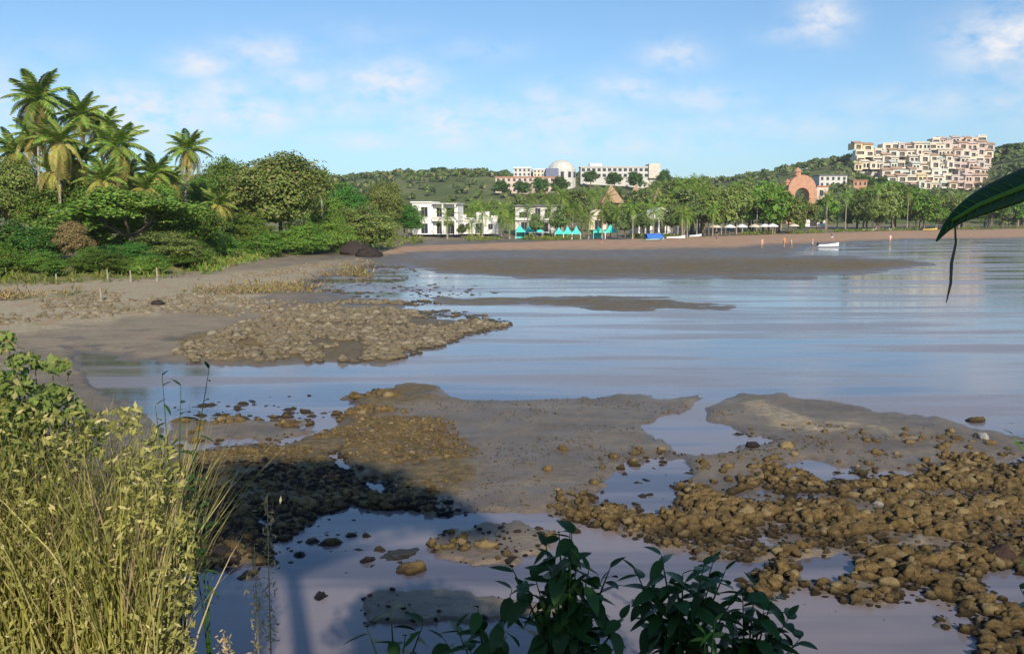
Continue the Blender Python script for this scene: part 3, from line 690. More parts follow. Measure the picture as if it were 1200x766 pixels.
def sample_poly(poly, n, seed, zfun=None):
    rs = random.Random(seed); us = [a for a, b in poly]; vs = [b for a, b in poly]; out = []
    while len(out) < n:
        u = rs.uniform(min(us), max(us)); v = rs.uniform(min(vs), max(vs))
        if inpoly(poly, u, v): out.append((u, v))
    return out
pts = [tuple(hit(u, v)) for u, v in sample_poly([(225,318),(250,300),(300,290),(400,286),(460,284),(465,290),(400,293),(330,300),(240,322)], 420, 4)]
tufts('bank_grass', pts, [.35 + .4 * random.random() for _ in pts], M['grass_low'], 3, 16, .3, 'bright green grass covering the bank below the olive tree', 'grass')
pts = [tuple(hit(u, v)) for u, v in sample_poly([(-300,322),(0,318),(200,316),(225,322),(200,328),(0,336),(-300,338)], 300, 6)]
tufts('beach_edge_grass', pts, [.3 + .4 * random.random() for _ in pts], M['grass_low'], 5, 14, .3, 'low green weeds along the foot of the left shore bushes', 'grass')
p_, s_ = area_scatter([(-300,362),(0,352),(200,352),(330,338),(420,318),(440,326),(300,352),(180,375),(0,388),(-300,400)], 1500, 90, .2, .5, .44, .12)
tufts('beach_weeds', p_, s_, M['leaf_tan'], 91, 10, .3, 'dry yellowish weeds growing across the left beach', 'weeds')
pts = []
for i in range(900):
    u = random.uniform(470, 1400); vs = np.interp(u, [a for a, b in SHORE], [b for a, b in SHORE]); ds = 5 * F / (vs - 252) * random.uniform(.97, 1.08); x = (u - 600) / F * ds
    if fbm(np.array([u / 30.]), np.array([3.]))[0] < .42: continue
    pts.append((x, ds, height(x, ds)))
tufts('shore_scrub', pts, [.5 + .5 * random.random() for _ in pts], M['grass_low'], 9, 12, .5, 'low green scrub along the top of the far beach', 'scrub')
# woods on the hills: far-off, one mass
rs = np.random.RandomState(12); Q = []
for i in range(5200):
    u = rs.uniform(-900, 1900); D = rs.uniform(410, 730) if rs.rand() < .6 else rs.uniform(640, 740)
    if 470 < u < 600 and rs.rand() < .12: continue
    if 1000 < u < 1156 and D > 560: continue
    if 570 < u < 780 and D > 500 and rs.rand() < .6: continue
    if u > 600 and u < 950 and rs.rand() < .25: continue
    x = (u - 600) / F * D; z = float(hillz(np.array([x]), np.array([D]))[0]); r = rs.uniform(2.6, 4.6) * (.75 if u < 860 else 1)
    n = 26; d = rnd_dirs(n, rs); d[:, 2] = np.abs(d[:, 2]); P = np.array([x, D, z + r * .6]) + d * np.array([r, r, r * .8]) * (.7 + .4 * rs.rand(n, 1))
    nn = d + rs.normal(size=(n, 3)) * .5; nn /= np.linalg.norm(nn, axis=1, keepdims=True)
    Q.append(leaf_quads(P, nn, 2.6, rs, .8))
tag(mobj('hill_wood', quads_mesh('hill_wood', np.concatenate(Q), M['leaf_far'])), 'dark green woodland covering the low hills behind the bay', 'woodland', kind='stuff')
def hz(x, y): return float(hillz(np.array([x]), np.array([y]))[0])
for u, vt, hw, D, lab, k_ in [(498,199,12,690,'dark flat topped tree alone on the pale skyline ridge','spread'),(514,196,14,692,'larger windswept tree on the skyline ridge beside the flat topped one','round'),(584,201,9,660,'small dark round tree on the ridge left of the pink hillside complex','round'),
  (588,211,11,545,'tree in front of the left end of the pink hillside building','round'),(612,212,12,540,'second tree in front of the pink hillside building','round'),(634,208,12,542,'third tree in front of the pink hillside building','round'),(657,207,13,543,'tree at the right end of the pink hillside building','round'),
  (692,200,11,585,'tree at the left end of the long white skyline building','round'),(720,202,12,583,'tree in front of the middle of the long white skyline building','round'),(745,201,11,583,'tree right of the middle of the long white skyline building','round'),(778,199,10,590,'tree at the right end of the long white skyline building','round'),
  (1012,205,14,585,'dark tree at the lower left corner of the stepped hotel','round'),(1030,208,16,580,'second dark tree along the foot of the stepped hotel','round'),(1048,213,15,575,'third tree along the foot of the stepped hotel','round'),(1066,217,14,572,'fourth tree along the foot of the stepped hotel','round'),
  (1120,222,12,570,'tree under the right half of the stepped hotel','round'),(1168,183,12,640,'dark tree on the ridge touching the right end of the hotel','round'),(1185,168,18,660,'highest tree on the ridge right of the stepped hotel','round'),(990,186,14,660,'dark tree on the ridge touching the left end of the hotel','round'),(962,193,14,680,'dark tree on the ridge above the grey roofed house','round')]:
    tree_px('ridge_tree', u, vt, hw, D, k_, 'leaf_dark', 'mid', lab, 'tree', 'trees on the hill ridges')

# ---------------------------------------------------------------- buildings
def pane_copies(parent, ops, y, mat=None, name='window', dz=.0):
    cache = {}
    for (a, b, c, d) in ops:
        k = (round(b - a, 2), round(d - c, 2))
        if k not in cache:
            w_, h_ = k; mb = MB().box(-w_/2, w_/2, 0, .05, 0, h_)
            cache[k] = mb.mesh('window', mat or M['glass'])
            fr = MB(); t_ = .07
            fr.box(-w_/2, -w_/2 + t_, -.06, .0, 0, h_); fr.box(w_/2 - t_, w_/2, -.06, .0, 0, h_); fr.box(-w_/2 + t_, w_/2 - t_, -.06, .0, h_ - t_, h_); fr.box(-t_/2, t_/2, -.06, 0, 0, h_ - t_)
            cache[k] = (cache[k], fr.mesh('frame', M['wood']))
        o = mobj(name, cache[k][0], parent, ((a + b) / 2, y, c)); mobj('frame', cache[k][1], o)
def block(parent, x0, x1, y0, y1, z0, z1, ops, mat, t=.25, pane=True, side_ops=()):
    """a storey block with a front wall that has true openings; returns nothing"""
    mb = MB(); mb.wall(x0, x1, z0, z1, y0, y0 + t, ops); mb.box(x0, x0 + t, y0 + t, y1, z0, z1); mb.box(x1 - t, x1, y0 + t, y1, z0, z1); mb.box(x0 + t, x1 - t, y1 - t, y1, z0, z1)
    mb.build('wall', mat, parent)
    MB().box(x0 + t, x1 - t, y0 + t, y1 - t, z1 - .25, z1 - .03).build('ceiling', mat, parent)
    if pane: pane_copies(parent, ops, y0 + t + .02)
def place(u0, u1, vb, D, b=None):
    p = atd((u0 + u1) / 2, vb, D); return p, (u1 - u0) / F * D
# 1 the two-storey villa
p, W = place(483, 536, 277, 190)
v1 = empty('villa', (p.x, p.y, .9), R(-8), 'white two storey villa with dark arched openings beside the dark tree', 'house')
block(v1, -W/2, -.4, 0, 7, 0, 6.7, [(-3.0,-1.5,.2,2.3),(-3.0,-1.5,3.7,5.8)], M['white'])
block(v1, -.4 + .004, W/2, .9, 7, 0, 6.4, [(.2,1.5,.1,2.4),(2.3,4.0,.1,2.4),(.2,1.5,3.4,5.6),(2.3,4.0,3.4,5.6)], M['white'])
MB().box(-.38, W/2, -.9, .89, 2.85, 3.05).build('balcony_floor', M['white'], v1)
MB().box(-.38, W/2, -.9, -.78, 3.05, 3.75).build('balcony_wall', M['offwhite'], v1)
for x in (1.9, W/2 - .2): MB().box(x - .18, x + .18, -.85, -.5, 0, 2.85).build('pillar', M['white'], v1)
for x in (1.9, W/2 - .2): MB().box(x - .15, x + .15, -.75, -.45, 3.05, 6.3).build('pillar', M['white'], v1)
MB().box(-W/2 - .3, -.38, -.4, 7.2, 6.7, 6.95).build('roof', M['white'], v1); MB().box(-.37, W/2 + .3, -.9, 7.2, 6.41, 6.62).build('roof', M['offwhite'], v1)
# 2 low white house
p, W = place(540, 584, 273, 196)
v2 = empty('white_house', (p.x, p.y, .9), R(4), 'low white house with stepped parapet right of the villa', 'house')
block(v2, -W/2, W/2, 0, 6, 0, 3.3, [(-3.1,-2.2,1.0,2.2),(-.9,.9,.1,2.3),(1.9,2.9,1.0,2.2)], M['white'])
MB().box(-W/2 - .15, W/2 + .15, -.15, 6.15, 3.3, 3.5).build('roof', M['white'], v2)
MB().box(-.6, 2.2, 1.2, 4.2, 3.5, 4.9).build('roof_room', M['white'], v2); MB().box(-W/2, -W/2 + 1.3, .2, 3, 3.5, 4.2).build('parapet', M['white'], v2)
MB().box(2.6, W/2, .3, 2.6, 3.5, 4.0).build('parapet', M['white'], v2)
# 3 grey villa behind the turquoise tent
p, W = place(604, 652, 268, 202)
v3 = empty('grey_villa', (p.x, p.y, 1.0), R(-3), 'pale grey flat roofed villa with two dark doorways behind the turquoise tent', 'house')
block(v3, -W/2, W/2, 0, 7, 0, 6.0, [(-.2,1.0,3.2,5.5),(2.0,3.2,3.3,5.3),(-3.8,-1.6,3.4,4.6),(-3.4,-1.8,.3,2.4),(1.2,2.8,.3,2.4)], M['offwhite'])
MB().box(-W/2 - .3, W/2 + .3, -.5, 7.3, 6.0, 6.3).build('roof', M['greyroof'], v3); MB().box(-W/2, W/2, -.5, -.01, 2.8, 3.05).build('ledge', M['white'], v3)
# 4 white beach house with porch
p, W = place(746, 796, 277, 196)
v4 = empty('beach_house', (p.x, p.y, .85), R(6), 'white beach house with sloping roof and deep dark porch', 'house')
h2 = W / 2
mb = MB(); mb.box(-h2, -h2 + .3, 0, 7, 0, 3.2); mb.box(h2 - .3, h2, 0, 7, 0, 3.6); mb.box(-h2 + .3, h2 - .3, 6.7, 7, 0, 3.4); mb.wall(-h2 + .3, h2 - .3, 0, 3.2, 3, 3.25, [(-3,-1,.1,2.4),(0,2.4,.1,2.6)]); mb.build('wall', M['white'], v4)
pane_copies(v4, [(-3,-1,.1,2.4),(0,2.4,.1,2.6)], 3.27)
for x in (-h2 + 1.9, 0.2, h2 - 1.6): MB().box(x - .17, x + .17, .05, .4, 0, 3.1).build('porch_post', M['white'], v4)
mb = MB()
for sgn in (-1, 1):
    xe = sgn * (h2 + .5); mb.quad((xe, -.6, 3.0), (xe, 7.4, 3.0), (0.6, 7.4, 5.6), (0.6, -.6, 5.6)); mb.quad((xe, -.6, 3.22), (xe, 7.4, 3.22), (0.6, 7.4, 5.82), (0.6, -.6, 5.82)); mb.quad((xe, -.6, 3.0), (xe, -.6, 3.22), (.6, -.6, 5.82), (.6, -.6, 5.6))
mb.build('roof', M['white'], v4)
MB().quad((-h2, .2, 3.2), (h2, .2, 3.2), (.6, .2, 5.5)).build('gable', M['offwhite'], v4)
# cream round-topped cabin
p, W = place(690, 712, 265, 232)
v5 = empty('cream_cabin', (p.x, p.y, 1.2), 0, 'small cream cabin with arched front above the turquoise tents', 'house')
block(v5, -W/2, W/2, 0, 4, 0, 3.6, [(-.9,.9,.1,2.5)], M['cream'])
mb = MB(); n = 8
arc = [(W/2 * math.cos(math.pi * i / n), 3.6 + 1.6 * math.sin(math.pi * i / n)) for i in range(n + 1)]
for (a, b), (c, d) in zip(arc, arc[1:]): mb.quad((a, -.1, b), (a, 4, b), (c, 4, d), (c, -.1, d))
mb.quad(*[(a, -.1, b) for a, b in arc]); mb.quad(*[(a, 4, b) for a, b in reversed(arc)]); mb.build('roof', M['cream'], v5)
# thatched pavilions
for u0, u1, vt, vb, D, lab in [(702,729,217,238,262,'largest terracotta thatched pavilion roof, left of its pair'),(735,755,216,236,268,'middle terracotta thatched pavilion with steep roof'),(763,778,220,236,275,'smallest thatched pavilion, rightmost of the three'),(646,664,228,238,300,'faded thatched roof between grey villa and larger pavilions')]:
    p, W = place(u0, u1, vb, D); top = atd(u0, vt, D).z; o = empty('thatched_pavilion', (p.x, p.y, 1.2), R(random.uniform(-12, 12)), lab, 'pavilion', 'thatched pavilions among the palms')
    zb = p.z - 1.2; zt = top - 1.2; mb = MB(); hw = W / 2
    prof = [(1.0, 0), (.72, .3), (.45, .58), (.2, .84), (.03, 1.0)]
    prev = None
    for r, f in prof:
        ring = [(-hw*r, -hw*r), (hw*r, -hw*r), (hw*r, hw*r), (-hw*r, hw*r)]; z_ = zb + (zt - zb) * f
        cur = [(a, b, z_) for a, b in ring]
        if prev:
            for j in range(4): mb.quad(prev[j], prev[(j + 1) % 4], cur[(j + 1) % 4], cur[j])
        prev = cur
    mb.build('roof', M['thatch'], o)
    MB().box(-hw*.75, hw*.75, -hw*.75, hw*.75, zb - 1.6, zb - .02).build('wall', M['orange'], o)
    for sx in (-1, 1):
        for sy in (-1, 1): MB().tube([(sx*hw*.85, sy*hw*.85, 0), (sx*hw*.85, sy*hw*.85, zb + .2)], .18, 6).build('post', M['wood'], o)
    for x in (-hw*.35, hw*.35): MB().box(x - .5, x + .5, -hw*.75 - .06, -hw*.75 + .02, zb - 1.4, zb - .35).build('window', M['glass'], o)
# turquoise tents
def tent(u0, u1, vb, D, peaks, lab, h=2.6):
    p, W = place(u0, u1, vb, D); g_ = height(p.x, p.y); o = empty('beach_tent', (p.x, p.y, g_), R(random.uniform(-6, 6)), lab, 'tent', 'turquoise tents on the beach')
    w1 = W / peaks
    for i in range(peaks):
        cx = -W/2 + w1 * (i + .5); r = w1 / 2 * .97; mb = MB(); ring = [(cx - r, -r), (cx + r, -r), (cx + r, r), (cx - r, r)]
        zt = h + random.uniform(.8, 1.5)
        for j in range(4):
            a, b = ring[j], ring[(j + 1) % 4]; m0 = ((a[0] + cx) / 2 * .9 + cx * .1, a[1] * .45, h + (zt - h) * .38); m1 = ((b[0] + cx) / 2 * .9 + cx * .1, b[1] * .45, h + (zt - h) * .38)
            mb.quad((a[0], a[1], h), (b[0], b[1], h), m1, m0); mb.quad(m0, m1, (cx, 0, zt)); mb.quad((a[0], a[1], h - .35), (b[0], b[1], h - .35), (b[0], b[1], h), (a[0], a[1], h))
        mb.build('canopy', M['turq'], o)
        for a in ring: MB().tube([(a[0], a[1], 0), (a[0], a[1], h - .1)], .05, 6).build('pole', M['white'], o)
    MB().quad((-W/2 + .1, r * .9, .1), (0, r * .9, .1), (0, r * .9, h - .3), (-W/2 + .1, r * .9, h - .3)).build('side_curtain', M['turq'], o)
tent(604, 636, 277, 186, 3, 'leftmost turquoise tent with three peaks in front of the grey villa', 1.7)
tent(650, 680, 278, 184, 3, 'middle turquoise tent between the two palms', 1.4)
tent(694, 722, 276, 188, 2, 'rightmost turquoise tent with two peaks below the cream cabin', 1.6)
# beach stall, white low items
# pink hillside complex
def slab_block(name, u0, u1, vt, vb, D, mat, nx, nz, lab, cat='building', depth=12, roofm='tile', rz=0, gap=.45, depth_base=True, parent=None):
    pb = atd((u0 + u1) / 2, vb, D); pt = atd((u0 + u1) / 2, vt, D); W = (u1 - u0) / F * D; H = pt.z - pb.z
    o = empty(name, pb, rz, lab, cat); cw = W / nx; ch = H / nz; ops = []
    for i in range(nx):
        for j in range(nz): ops.append((-W/2 + cw * (i + (1 - gap) / 2), -W/2 + cw * (i + (1 + gap) / 2), ch * (j + .25), ch * (j + .8)))
    block(o, -W/2, W/2, 0, depth, 0, H, ops, M[mat], .4)
    if depth_base: MB().box(-W/2, W/2, .1, depth, -9, -.003).build('foundation', M[mat], o)
    MB().box(-W/2 - .4, W/2 + .4, -.5, depth + .4, H, H + .6).build('roof', M[roofm], o)
    return o
slab_block('pink_building', 581, 656, 208, 226, 560, 'pink', 12, 3, 'long pink hillside building below the white domed tower', roofm='tile')
slab_block('white_block', 602, 622, 197, 207.3, 590, 'offwhite', 4, 2, 'small white block on the roofline left of the dome', roofm='white')
slab_block('white_block', 625, 642, 199, 207.3, 588, 'cream', 4, 2, 'small cream block between the white block and the dome', roofm='white')
sb = slab_block('long_white_building', 681, 772, 196, 209, 600, 'offwhite', 15, 2, 'long white flat roofed building with a row of dark openings on the skyline', gap=.62, roofm='offwhite', depth=14)
MB().box(19, 26.6, -2, 14.5, 0, 9.6).build('end_tower', M['sand'], sb)
MB().box(-20, -12, 2, 12, 8.15, 9.9).build('roof_house', M['white'], sb)
p, W = place(640, 676, 210, 592)
dm = empty('domed_tower', p, 0, 'grey white domed tower rising behind the pink building', 'tower')
mb = MB(); mb.lathe([(W*.46, -8), (W*.46, 6), (W*.44, 6.2), (W*.40, 8.2), (W*.30, 10.6), (W*.16, 12), (.01, 12.5)], 16); mb.build('dome', M['offwhite'], dm, smooth=False)
MB().box(-W*.52, -W*.12, -W*.47, W*.2, -6, 6.6).build('side_wing', M['slate'], dm)
for i in range(5):
    a = R(-150 + i * 30); x, y = W*.46 * math.cos(a), W*.46 * math.sin(a); MB().box(-1, 1, -.3, .15, 1, 4.5).build('window', M['glass'], dm, (x, y, 0), (0, 0, a + R(90)))
MB().tube([(0, 0, 12.4), (0, 0, 14.4)], .25, 6).build('finial', M['offwhite'], dm)
# orange arch building
p, W = place(921, 957, 254, 396); top = atd(921, 205, 396).z - p.z
ar = empty('orange_arch_building', p, R(5), 'orange building with a tall arched gateway and round topped gable among the trees', 'building')
h2 = W / 2; n = 10; mb = MB(); ro = h2 * .93; ri = h2 * .48; zc = top - ro - 1.0
outer = [(-h2, -3)] + [(-h2, zc)] + [(-ro * math.cos(math.pi * i / n), zc + 1 + ro * math.sin(math.pi * i / n)) for i in range(n + 1)] + [(h2, zc), (h2, -3)]
inner = [(-ri, -3)] + [(-ri, zc - 2)] + [(-ri * math.cos(math.pi * i / n), zc - 1.5 + ri * math.sin(math.pi * i / n)) for i in range(n + 1)] + [(ri, zc - 2), (ri, -3)]
for (a, b, c, d) in zip(outer, outer[1:], inner, inner[1:]):
    mb.quad((a[0], 0, a[1]), (c[0], 0, c[1]), (d[0], 0, d[1]), (b[0], 0, b[1])); mb.quad((a[0], 5, a[1]), (b[0], 5, b[1]), (d[0], 5, d[1]), (c[0], 5, c[1]))
    mb.quad((a[0], 0, a[1]), (b[0], 0, b[1]), (b[0], 5, b[1]), (a[0], 5, a[1])); mb.quad((c[0], 0, c[1]), (c[0], 5, c[1]), (d[0], 5, d[1]), (d[0], 0, d[1]))
mb.build('arch_wall', M['orange'], ar)
MB().lathe([(1.5, 0), (1.5, 1.6), (1.9, 1.7), (1.0, 3.0), (.05, 3.8)], 8).build('turret', M['orange'], ar, (-h2 * .2, 2.5, top - .3))
MB().lathe([(1.3, 0), (1.3, 1.2), (1.6, 1.3), (.8, 2.2), (.05, 2.8)], 8).build('turret', M['orange'], ar, (-h2 + 1, 2.5, top - 4.5))
block(ar, h2 + .02, h2 + 5.5, 1, 8, 0, top * .72, [(h2 + 1.5, h2 + 3.2, top * .5, top * .64)], M['pink'])
MB().box(h2 - .2 + .25, h2 + 5.8, .6, 8.3, top * .72, top * .72 + .5).build('roof', M['tile'], ar)
# white stepped house below the arch
p, W = place(941, 967, 270, 318)
ws = empty('white_stair_house', (p.x, p.y, .9), 0, 'small white house with slanting gable below the orange arch', 'house')
mb = MB(); mb.quad((-W/2, 0, 0), (W/2, 0, 0), (W/2, 0, 3.0), (0, 0, 4.2), (-W/2, 0, 6.6)); mb.quad((-W/2, 5, 0), (-W/2, 5, 6.6), (0, 5, 4.2), (W/2, 5, 3), (W/2, 5, 0)); mb.quad((-W/2, 0, 0), (-W/2, 0, 6.6), (-W/2, 5, 6.6), (-W/2, 5, 0)); mb.quad((W/2, 0, 0), (W/2, 5, 0), (W/2, 5, 3), (W/2, 0, 3))
mb.quad((-W/2, 0, 6.6), (0, 0, 4.2), (0, 5, 4.2), (-W/2, 5, 6.6)); mb.quad((0, 0, 4.2), (W/2, 0, 3), (W/2, 5, 3), (0, 5, 4.2)); mb.build('wall', M['white'], ws)
MB().box(-1.6, .6, -.08, .04, .1, 2.3).build('door', M['shadowy'], ws); MB().box(2, 3, -.08, .04, 1.1, 2.1).build('window', M['glass'], ws)
slab_block('grey_roofed_house', 960, 992, 206, 220, 560, 'offwhite', 5, 2, 'grey roofed house between the orange arch and the stepped hotel', roofm='greyroof')
slab_block('orange_roofed_house', 1000, 1016, 212, 219, 560, 'orange', 3, 1, 'small orange house at the lower left foot of the stepped hotel', roofm='tile')

# the stepped hillside hotel
D0 = 600; hotel = empty('hillside_hotel', atd(1079, 222, D0), 0, 'huge stepped cream and pink hotel with terraces climbing the right hill', 'hotel')
hb = hotel.location; pxm = D0 / F
HM = [M[k] for k in ('cream','cream','yellow','pink','sand','lilac','mint','cream','pink','sand')]
uc = {}
def unit_mesh(w_, h_, d_, kind, mi):
    k = (w_, h_, kind, mi)
    if k in uc: return uc[k]
    mb = MB(); op = {0: [(-w_*.28, w_*.28, .3, h_*.72)], 1: [(-w_*.42, w_*.42, 1.1, h_*.78)], 2: [(-w_*.36, -w_*.06, .9, h_*.7), (w_*.08, w_*.36, .9, h_*.7)], 3: [(-w_*.2, w_*.3, .4, h_*.8)]}[kind]
    mb.wall(-w_/2, w_/2, 0, h_, 0, .4, op); mb.box(-w_/2, -w_/2 + .4, .4, d_, 0, h_); mb.box(w_/2 - .4, w_/2, .4, d_, 0, h_); mb.box(-w_/2 + .4, w_/2 - .4, .4, d_, h_ - .4, h_)
    if kind in (1, 3): mb.box(-w_/2 - .15, w_/2 + .15, -1.6, -.003, 0, 1.05)
    wall = mb.mesh('apartment', HM[mi]); pane = MB()
    for a, b, c, d in op: pane.box(a + .01, b - .01, 1.1, 1.2, c, d)
    rf = MB()
    if kind in (0, 2): rf.quad((-w_/2 - .4, -.9, h_ - .2), (w_/2 + .4, -.9, h_ - .2), (w_/2 + .4, d_ * .5, h_ + 1.6), (-w_/2 - .4, d_ * .5, h_ + 1.6)); rf.quad((-w_/2 - .4, -.9, h_ - .2), (-w_/2 - .4, d_ * .5, h_ + 1.6), (-w_/2 - .4, d_ * .5, h_ - .2)); rf.quad((w_/2 + .4, -.9, h_ - .2), (w_/2 + .4, d_ * .5, h_ - .2), (w_/2 + .4, d_ * .5, h_ + 1.6))
    else: rf.box(-w_/2 - .2, w_/2 + .2, -.3, .4, h_, h_ + .7)
    uc[k] = (wall, pane.mesh('window', M['hotel_glass']), rf.mesh('roof', M['sunbleached_tile'] if kind == 0 else HM[mi])); return uc[k]
rs = random.Random(9)
rows = 8
for r in range(rows):
    vb = 222 - r * 7.6
    ul = {0: 1068, 1: 1040, 2: 1022}.get(r, 1002 + rs.uniform(-3, 3)); ur = {0: 1146, 1: 1150}.get(r, 1156 + rs.uniform(-2, 3))
    u = ul
    while u < ur:
        wpx = rs.choice([7.5, 9, 10.5, 12]); h_ = rs.choice([4.2, 4.6, 5.2])
        topv = 170 - (u - 1000) * .055
        v_ = vb + rs.uniform(-1.6, 1.6)
        if v_ - h_ / pxm < topv - 3: u += wpx; continue
        kind = rs.randrange(4); mi = rs.randrange(10)
        if u < 1020: mi = rs.choice([2, 0, 0])
        if 1025 < u < 1100 and 2 <= r <= 4: mi = rs.choice([4, 4, 6, 9])
        if u > 1115: mi = rs.choice([3, 5, 0, 4, 3])
        if rs.random() < .07: u += wpx; continue
        w_ = round(wpx * pxm, 1)
        a, b, c = unit_mesh(w_, h_, 9, kind, mi)
        yo = r * 5.4 + rs.uniform(-1.5, 1.5); q = atd(u + wpx / 2, v_, D0 + yo) - hb
        o = mobj('apartment', a, hotel, q, (0, 0, R(rs.uniform(-9, 9))))
        mobj('window', b, o); mobj('roof', c, o)
        u += wpx * rs.uniform(.93, 1.02)
mb = MB()
for r in range(rows - 1):
    x0 = ({0: 1070, 1: 1044, 2: 1024}.get(r, 1006) - 1079) * pxm; x1 = (1152 - 1079) * pxm; mb.box(x0 + 5 + r, x1 - 3, r * 5.4 + 4.2, r * 5.4 + 12, (r - 2.2) * 7.6 * pxm, r * 7.6 * pxm - .05)
mb.build('terrace', M['lilac'], hotel)

# ---------------------------------------------------------------- boats, people, beach things
def boat(u, v, L_, rz, hull, lab, top=None):
    p = hit(u, v); o = empty('small_boat', (p.x, p.y, max(p.z, -.02)), rz, lab, 'boat', 'small boats on the far beach')
    st = [(-.5, .30, .42, .0), (-.25, .40, .44, -.02), (.05, .42, .48, -.02), (.3, .30, .58, .05), (.5, .02, .78, .35)]
    mb = MB(); rings = []
    for f, hw, ht, kb in st:
        i = len(mb.v); x = f * L_; k = L_ * .42
        for (a, b) in ((-1, 1), (-.8, .35), (0, 0), (.8, .35), (1, 1)): mb.v.append((x, a * hw * k * .9, kb * .6 + b * (ht - kb * .6)))
        for (a, b) in ((.85, 1.0), (.6, .4), (0, .25), (-.6, .4), (-.85, 1.0)): mb.v.append((x, a * hw * k * .9, kb * .6 + b * (ht - kb * .6)))
        rings.append(i)
    for a, b in zip(rings, rings[1:]):
        for j in range(10): mb.f.append((a + j, b + j, b + (j + 1) % 10, a + (j + 1) % 10))
    mb.f.append(tuple(rings[0] + j for j in range(10))); mb.build('hull', M[hull], o)
    for f in (-.28, .0, .22): MB().box(f * L_ - .1, f * L_ + .1, -.26 * L_ * .42, .26 * L_ * .42, .3, .36).build('bench', M['wood'], o)
    MB().box(-.5 * L_ - .28, -.5 * L_ - .01, -.12, .12, .25, .75).build('outboard_motor', M['shadowy'], o)
    if top:
        mb = MB()
        for i in range(6):
            a0 = math.pi * i / 6; a1 = math.pi * (i + 1) / 6; y0, z0 = .75 * math.cos(a0), .45 + .85 * math.sin(a0); y1, z1 = .75 * math.cos(a1), .45 + .85 * math.sin(a1)
            mb.quad((-.48 * L_, y0, z0), (.35 * L_, y0 * .9, z0), (.35 * L_, y1 * .9, z1), (-.48 * L_, y1, z1)); mb.quad((.35 * L_, y0 * .9, z0), (.5 * L_, 0, .6), (.35 * L_, y1 * .9, z1))
        mb.build('tarpaulin', M[top], o)
    return o
boat(767, 282, 3.9, R(20), 'aqua', 'boat under a bright blue tarpaulin in front of the beach house', 'blue')
boat(971, 290, 3.4, R(10), 'boatwhite', 'small white boat at the water edge beside the standing bathers')
boat(1018, 270.5, 4.4, R(-15), 'boatwhite', 'white boat pulled up under trees below the hillside hotel')
boat(1043, 270, 3.0, R(70), 'boatwhite', 'short white boat right of the longer one under the trees')
boat(1090, 270, 4.6, R(5), 'boatyellow', 'yellow boat drawn up under the trees at the right end of the beach')
boat(792, 280, 3.6, R(-10), 'boatwhite', 'white boat lying just right of the blue tarpaulin')
boat(815, 278, 3.2, R(25), 'boatwhite', 'white boat at the foot of the tree belt right of the beach house')
def parasol(u, v, lab, m_='white'):
    p = hit(u, v); o = empty('beach_parasol', p, 0, lab, 'parasol', 'pale parasols along the far beach')
    MB().tube([(0, 0, 0), (0, 0, 2.5)], .04, 6).build('pole', M['wood'], o)
    MB().lathe([(1.5, 1.95), (1.4, 2.1), (.8, 2.45), (.02, 2.7)], 8).build('shade', M[m_], o)
for i, (u, v) in enumerate([(838,276),(855,276),(869,275.5),(884,275),(896,275),(905,275),(930,274)]):
    parasol(u, v, '%s pale parasol of the row at the foot of the far trees' % (ORD[i] if i else 'leftmost'), 'white' if i % 3 else 'cream')
def person(u, v, hgt, lab, shirt, shorts, rz=0, pose=0):
    p = hit(u, v); o = empty('person', (p.x, p.y, max(p.z, -.03)), rz, lab, 'person', 'people on the far beach'); k = hgt / 1.72
    s = .10 + .08 * pose; a = .12 + .1 * pose
    V = [(0,0,.92),(0,0,1.15),(0,0,1.38),(0,0,1.50),(0,-.01,1.62),(-.19,0,1.38),(-.25,-.03,1.10),(-.24,-.12 - a,.88),(-.24,-.16 - a,.80),(.19,0,1.38),(.25,.02,1.10),(.25,-.06,.86),(.25,-.07,.78),
         (-.10,0,.86),(-.11,-s,.48),(-.11,-s + .03,.07),(-.11,-s - .1,.03),(.10,0,.86),(.11,s,.48),(.11,s + .05,.07),(.11,s - .08,.03)]
    E = [(0,1),(1,2),(2,3),(3,4),(2,5),(5,6),(6,7),(7,8),(2,9),(9,10),(10,11),(11,12),(0,13),(13,14),(14,15),(15,16),(0,17),(17,18),(18,19),(19,20)]
    rad = [(.14,.10),(.13,.09),(.15,.10),.055,.10,.055,.042,.032,.035,.055,.042,.032,.035,.09,.058,.038,.03,.09,.058,.038,.03]
    def mk(name, V_, E_, r__, mat):
        me_ = bpy.data.meshes.new(name); me_.from_pydata([tuple(c * k for c in q) for q in V_], E_, []); me_.materials.append(M[mat])
        ob = mobj(name, me_, o); ob.modifiers.new('skin', 'SKIN').use_smooth_shade = True
        if True:
            import bmesh
            bm = bmesh.new(); bm.from_mesh(me_); lay = bm.verts.layers.skin.verify(); bm.verts.ensure_lookup_table()
            for i, q in enumerate(bm.verts):
                r_ = r__[i]; q[lay].radius = (r_[0] * k, r_[1] * k) if isinstance(r_, tuple) else (r_ * k, r_ * k); q[lay].use_root = (i == 0)
            bm.to_mesh(me_); bm.free()
        sb_ = ob.modifiers.new('sub', 'SUBSURF'); sb_.levels = 1; sb_.render_levels = 1; return ob
    mk('body', V, E, rad, 'skin')
    mk('shirt', [V[0], V[1], V[2], V[5], V[9]], [(0,1),(1,2),(2,3),(2,4)], [(.155,.115),(.15,.105),(.165,.115),.085,.085], shirt)
    up = lambda i, j, t: tuple(V[i][q] + (V[j][q] - V[i][q]) * t for q in range(3))
    mk('shorts', [V[0], V[13], up(13,14,.7), V[17], up(17,18,.7)], [(0,1),(1,2),(0,3),(3,4)], [(.15,.11),.105,.085,.105,.085], shorts)
    mk('hair', [(0,.02,1.70),(0,.03,1.62)], [(0,1)], [.085,.09], 'hair')
person(893, 291, 1.6, 'person in pink wading at the shallow edge left of the orange pair', 'cloth_pink', 'cloth_pink', 0, 0)
